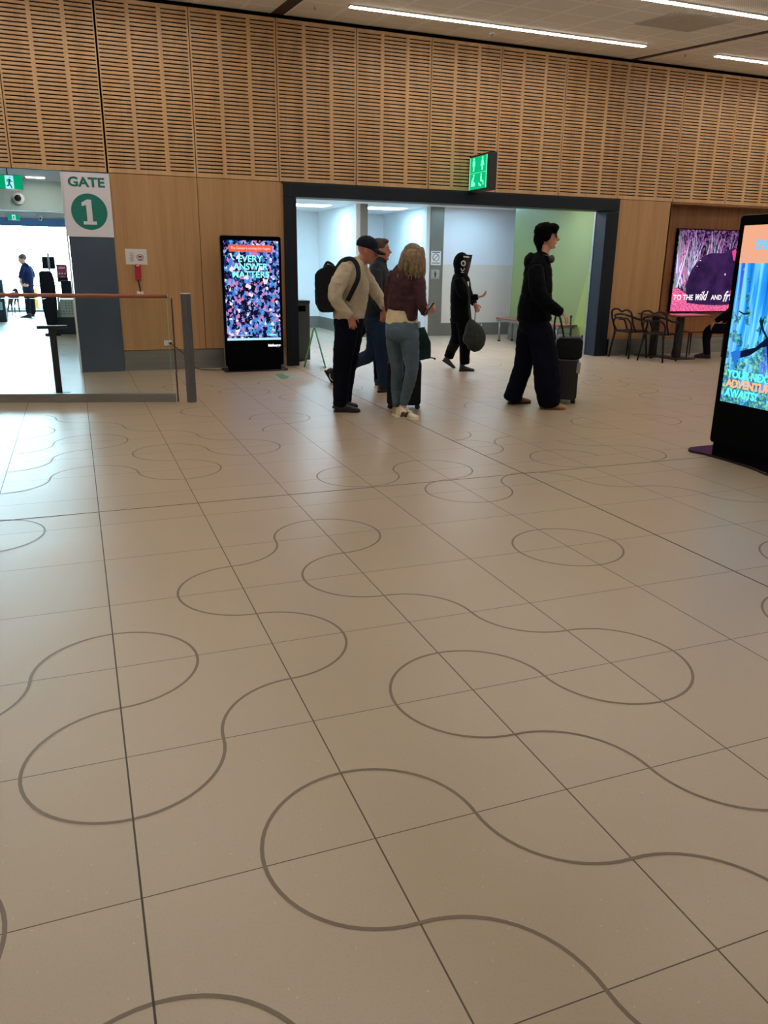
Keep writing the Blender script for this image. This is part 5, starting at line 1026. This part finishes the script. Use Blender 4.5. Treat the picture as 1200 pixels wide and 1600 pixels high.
for q in (-.085, .085): m_ = MB(); c_ = p.P(861.5, 405, q); m_.ell(c_, .038, .03, .042); m_.obj('ear_cup', M['dgrey'], hp_)
p.hand(p.P(877, 489, -.21), p.P(885, 496, -.2)-p.P(877, 489, -.21), Vector((0, 0, -1))-p.u*.3, -1, 50, 1.0); p.hand(p.P(853, 489, .16), Vector((0, 0, -1)), -p.w, -1, 30)
a_ = on_floor(794, 631); shoe(p.root, a_, on_floor(823, 630)-a_, C['tan2'], M['rubber'], .285, wid=1.1)
a_ = on_floor(843, 638.5); shoe(p.root, a_, on_floor(879, 640)-a_, C['tan'], C['tan2'], .29, wid=1.2)
p.finish(C['skin2'])
s = Fig(884, 631, 'suitcase', 'dark grey ribbed suitcase being wheeled by the tall man in black', 'suitcase')
T, w2, zt = suitcase(s, 866, 899, 562, 631, .40, C['shell'])
for q in (.31, .38): MB().tube([T @ Vector((.0, q, zt)), T @ Vector((-.01, q, s.P(884, 497, 0).z-.01))], .008, 8).obj('handle_bar', M['blackm'], s.root)
zh = s.P(884, 497, 0).z; MB().tube([T @ Vector((-.01, .27, zh)), T @ Vector((-.01, .40, zh))], .014, 10).obj('pull_grip', M['blackm'], s.root)
MB().box(.12, .14, .29, .37, zt, zt+.25, T=T).obj('top_handle', M['blackm'], s.root, .008)
m_ = MB(); m_.add([T @ Vector(a) for a in ((.10, -.012, zt-.02), (.14, -.014, zt-.03), (.135, -.02, zt-.15), (.095, -.018, zt-.14), (.10, -.004, zt-.02), (.14, -.006, zt-.03), (.135, -.01, zt-.15), (.095, -.008, zt-.14))], [(0, 1, 2, 3), (7, 6, 5, 4), (0, 4, 5, 1), (1, 5, 6, 2), (2, 6, 7, 3), (3, 7, 4, 0)]); m_.obj('luggage_tag', mat('clear_silver_tag', (170, 172, 176), .15, .3), s.root)
b = thing('cabin_bag', 'black soft bag riding on top of the dark grey suitcase', 'bag', T @ Vector((0, .2, zt+.03)))
mb_ = MB(); mb_.prism(rrect(-.15, .145, zt+.002, s.P(884, 528, 0).z, .05), .02, .27, lambda u, v_, q: T @ Vector((u, q, v_))); solid('bag_body', mb_, C['bag'], b, .009, 4, .004, .09, zmin=zt+.001)
MB().tube(smooth_path([s.P(868, 531, .06), s.P(866, 512, .05), s.P(868, 496, .04), s.P(872, 491, .04), s.P(876, 500, .05), s.P(880, 520, .06), s.P(882, 531, .06)]), .016, 8, flat=.5).obj('carry_strap', C['bag'], b)

# ---- person sitting at the cafe, mostly behind the display
p = Fig(1105, 560, label='seated person in dark clothes, only an arm and legs showing past the display')
k_ = p.off(1104, 560)
jk = MB(); p.L(jk, [(1163, 447, .1, 6, .06), (1163, 456, .1, 11, .16), (1161, 472, .1, 13, .19), (1157, 492, .1, 14, .17), (1154, 507, .1, 14.5, .17)])
p.L(jk, [(1160, 460, -.08, 7), (1155, 474, -.12, 6.8), (1146, 482, -.14, 5.8), (1132, 493, -.12, 5), (1119, 501, -.1, 4)], .68); p.L(jk, [(1160, 460, .28, 7), (1153, 478, .3, 6), (1138, 494, .28, 5), (1130, 502, .25, 4.2)], .68); solid('dark_top', jk, C['blk'], p.root, .01, 2, .004, .08)
tr = MB(); p.L(tr, [(1156, 504, .1, 10, .17), (1146, 511, .1, 9, .17)]); 
for q in (.0, .2): p.L(tr, [(1150, 512, q, 8), (1130, 513.5, q, 7.8), (1110, 514.5, q, 7), (1104, 524, q, 6.2), (1104, 540, q, 5.5), (1105, 553+(-1.5 if q else 0), q, 5)], .72)
solid('trousers', tr, C['navyt'], p.root, .01, 2, .004, .08)
p.L(None, [(1163, 437, .1, 5.5, .055), (1163, 450, .1, 6, .06)], 1); p.head(1162, 430, .1, .235, 8, 180); p.eyes()
hm_ = MB(); hm_.ell(p.G(-.09, 0, .2), .45*p.hh, .39*p.hh, .38*p.hh, p.R); solid('hair', hm_, C['brhair'], p.root, .009, 1)
p.hand(p.P(1118, 502, -.1), p.P(1110, 511, -.08)-p.P(1118, 502, -.1), p.u*.5+Vector((0, 0, -1)), 1, 28, 1.05); p.hand(p.P(1129, 503, .25), -p.u*.7-Vector((0, 0, .4)), Vector((0, 0, -1)), 1, 25)
for q in (.0, .2):
    a_ = p.P(1110, 560, q); a_.z = 0; shoe(p.root, a_, -p.u, C['shoeb'], M['rubber'], .28)
p.finish(C['skin'], .009)

# ---- officer and dog in the lounge
p = Fig(45, 496, label='distant person in dark blue shirt and trousers standing by the dog', cat='person')
sh_ = MB(); p.L(sh_, [(39, 412, 0, 4, .1), (40, 418, 0, 7.5, .2), (42, 430, 0, 9.5, .22), (43, 442, 0, 9, .2), (44, 455, 0, 8.5, .18)]); p.L(sh_, [(36, 417, -.22, 3.6), (33, 428, -.26, 3.4), (31.5, 434, -.26, 3)], .7); p.L(sh_, [(46, 417, .2, 3.6), (51, 427, .25, 3.4), (52, 433, .25, 3)], .7)
solid('blue_shirt', sh_, mat('blue_shirt', (16, 28, 60), .8, spec=.1), p.root, .014, 2, .006, .1)
p.L(None, [(31.5, 434, -.26, 1.7), (32, 442, -.26, 1.6), (36, 446, -.25, 1.4)], 1); p.L(None, [(52, 433, .25, 1.8), (51, 440, .25, 1.6), (48, 445, .2, 1.4)], 1)
p.hand(p.P(36, 446, -.25), p.u, p.w, 1, 20); p.hand(p.P(48, 445, .2), -p.u, -p.w, -1, 20)
tr = MB(); p.L(tr, [(44, 452, 0, 8.3, .17), (45, 459, 0, 8.5, .18)]); p.L(tr, [(42, 460, -.1, 5.2), (43.5, 475, -.08, 4.4), (45, 492, p.off(46, 496), 3.6)], .75); p.L(tr, [(48, 460, .12, 5.2), (50.5, 475, .12, 4.4), (52.5, 490, .1, 3.6)], .75); solid('navy_trousers', tr, C['navyt'], p.root, .014, 2)
p.L(None, [(36.5, 408, 0, 2.8), (38, 414, 0, 3)], 1); p.head(34.8, 405, 0, .25, 12, 180); p.eyes(); hm_ = MB(); hm_.ell(p.G(-.09, 0, .2), .45*p.hh, .39*p.hh, .38*p.hh, p.R); hm_.ell(p.G(-.25, 0, .0), .18*p.hh, .28*p.hh, .2*p.hh, p.R); solid('hair', hm_, C['brhair'], p.root, .012, 1)
for (x, y, o_) in ((50, 496.5, -.0), (55, 494.5, .15)):
    a_ = on_floor(x, y); shoe(p.root, a_, -p.u, C['shoeb'], M['rubber'], .3)
p.finish(C['skin'], .012)
d = Fig(22, 496, 'dog', 'slim brown dog standing beside the distant person in blue', 'dog')
def dl(pts): d.L(None, pts, 1)
dl([(27.5, 462, 0, 3.4, .09), (24, 461, 0, 4.6, .12), (19, 462, .05, 5.0, .13), (15.5, 465, .12, 3.6, .10)])
dl([(27, 460, 0, 3, .075), (25.5, 455, -.05, 2.6, .06), (23.5, 452.5, -.08, 2.4, .06)])
dl([(24, 452.5, -.08, 2.4, .065), (22, 453.5, -.12, 2, .055), (19.5, 455, -.16, 1.2, .03)])
d.body.tube([d.P(24.5, 451.5, -.12), d.P(26, 453, -.14), d.P(26.3, 456, -.15)], [.03, .035, .012], 8); d.body.tube([d.P(23.8, 451.5, -.02), d.P(25.2, 453, 0), d.P(25.6, 456, 0)], [.03, .035, .012], 8)
dl([(27.5, 464, -.09, 2.2, .05), (28.5, 474, -.09, 1.5), (30.5, 485, -.08, 1.0), (31.5, 493.5, -.08, .9), (32.6, 494.6, -.08, 1.1)])
dl([(24.5, 466, .07, 2.0, .05), (23, 474, .07, 1.4), (23.2, 485, .05, 1.0), (24.5, 494.3, .05, .9), (25.6, 495.6, .05, 1.1)])
dl([(17, 465, .0, 3.2, .06), (14.5, 473, .0, 2.2), (12.8, 481, .02, 1.3), (12, 488, .03, 1.0), (12.5, 495.5, .02, 1.1)])
dl([(18.5, 466, .15, 3, .06), (18, 474, .17, 2), (18.6, 482, .17, 1.3), (19.2, 489, .16, 1), (20, 494, .15, 1.1)])
dl([(15.5, 463, .1, 1.4), (13.5, 468, .1, .9), (12.5, 475, .12, .6)])
solid('body', d.body, C['dogm'], d.root, .011, 2)
MB().tube([d.P(27.6+1.5*math.cos(a), 460+.8*math.sin(a), -.02-.09*math.sin(a)) for a in [2*PI*i/12 for i in range(12)]], .012, 6, closed=True).obj('collar', M['teal_box'], d.root)
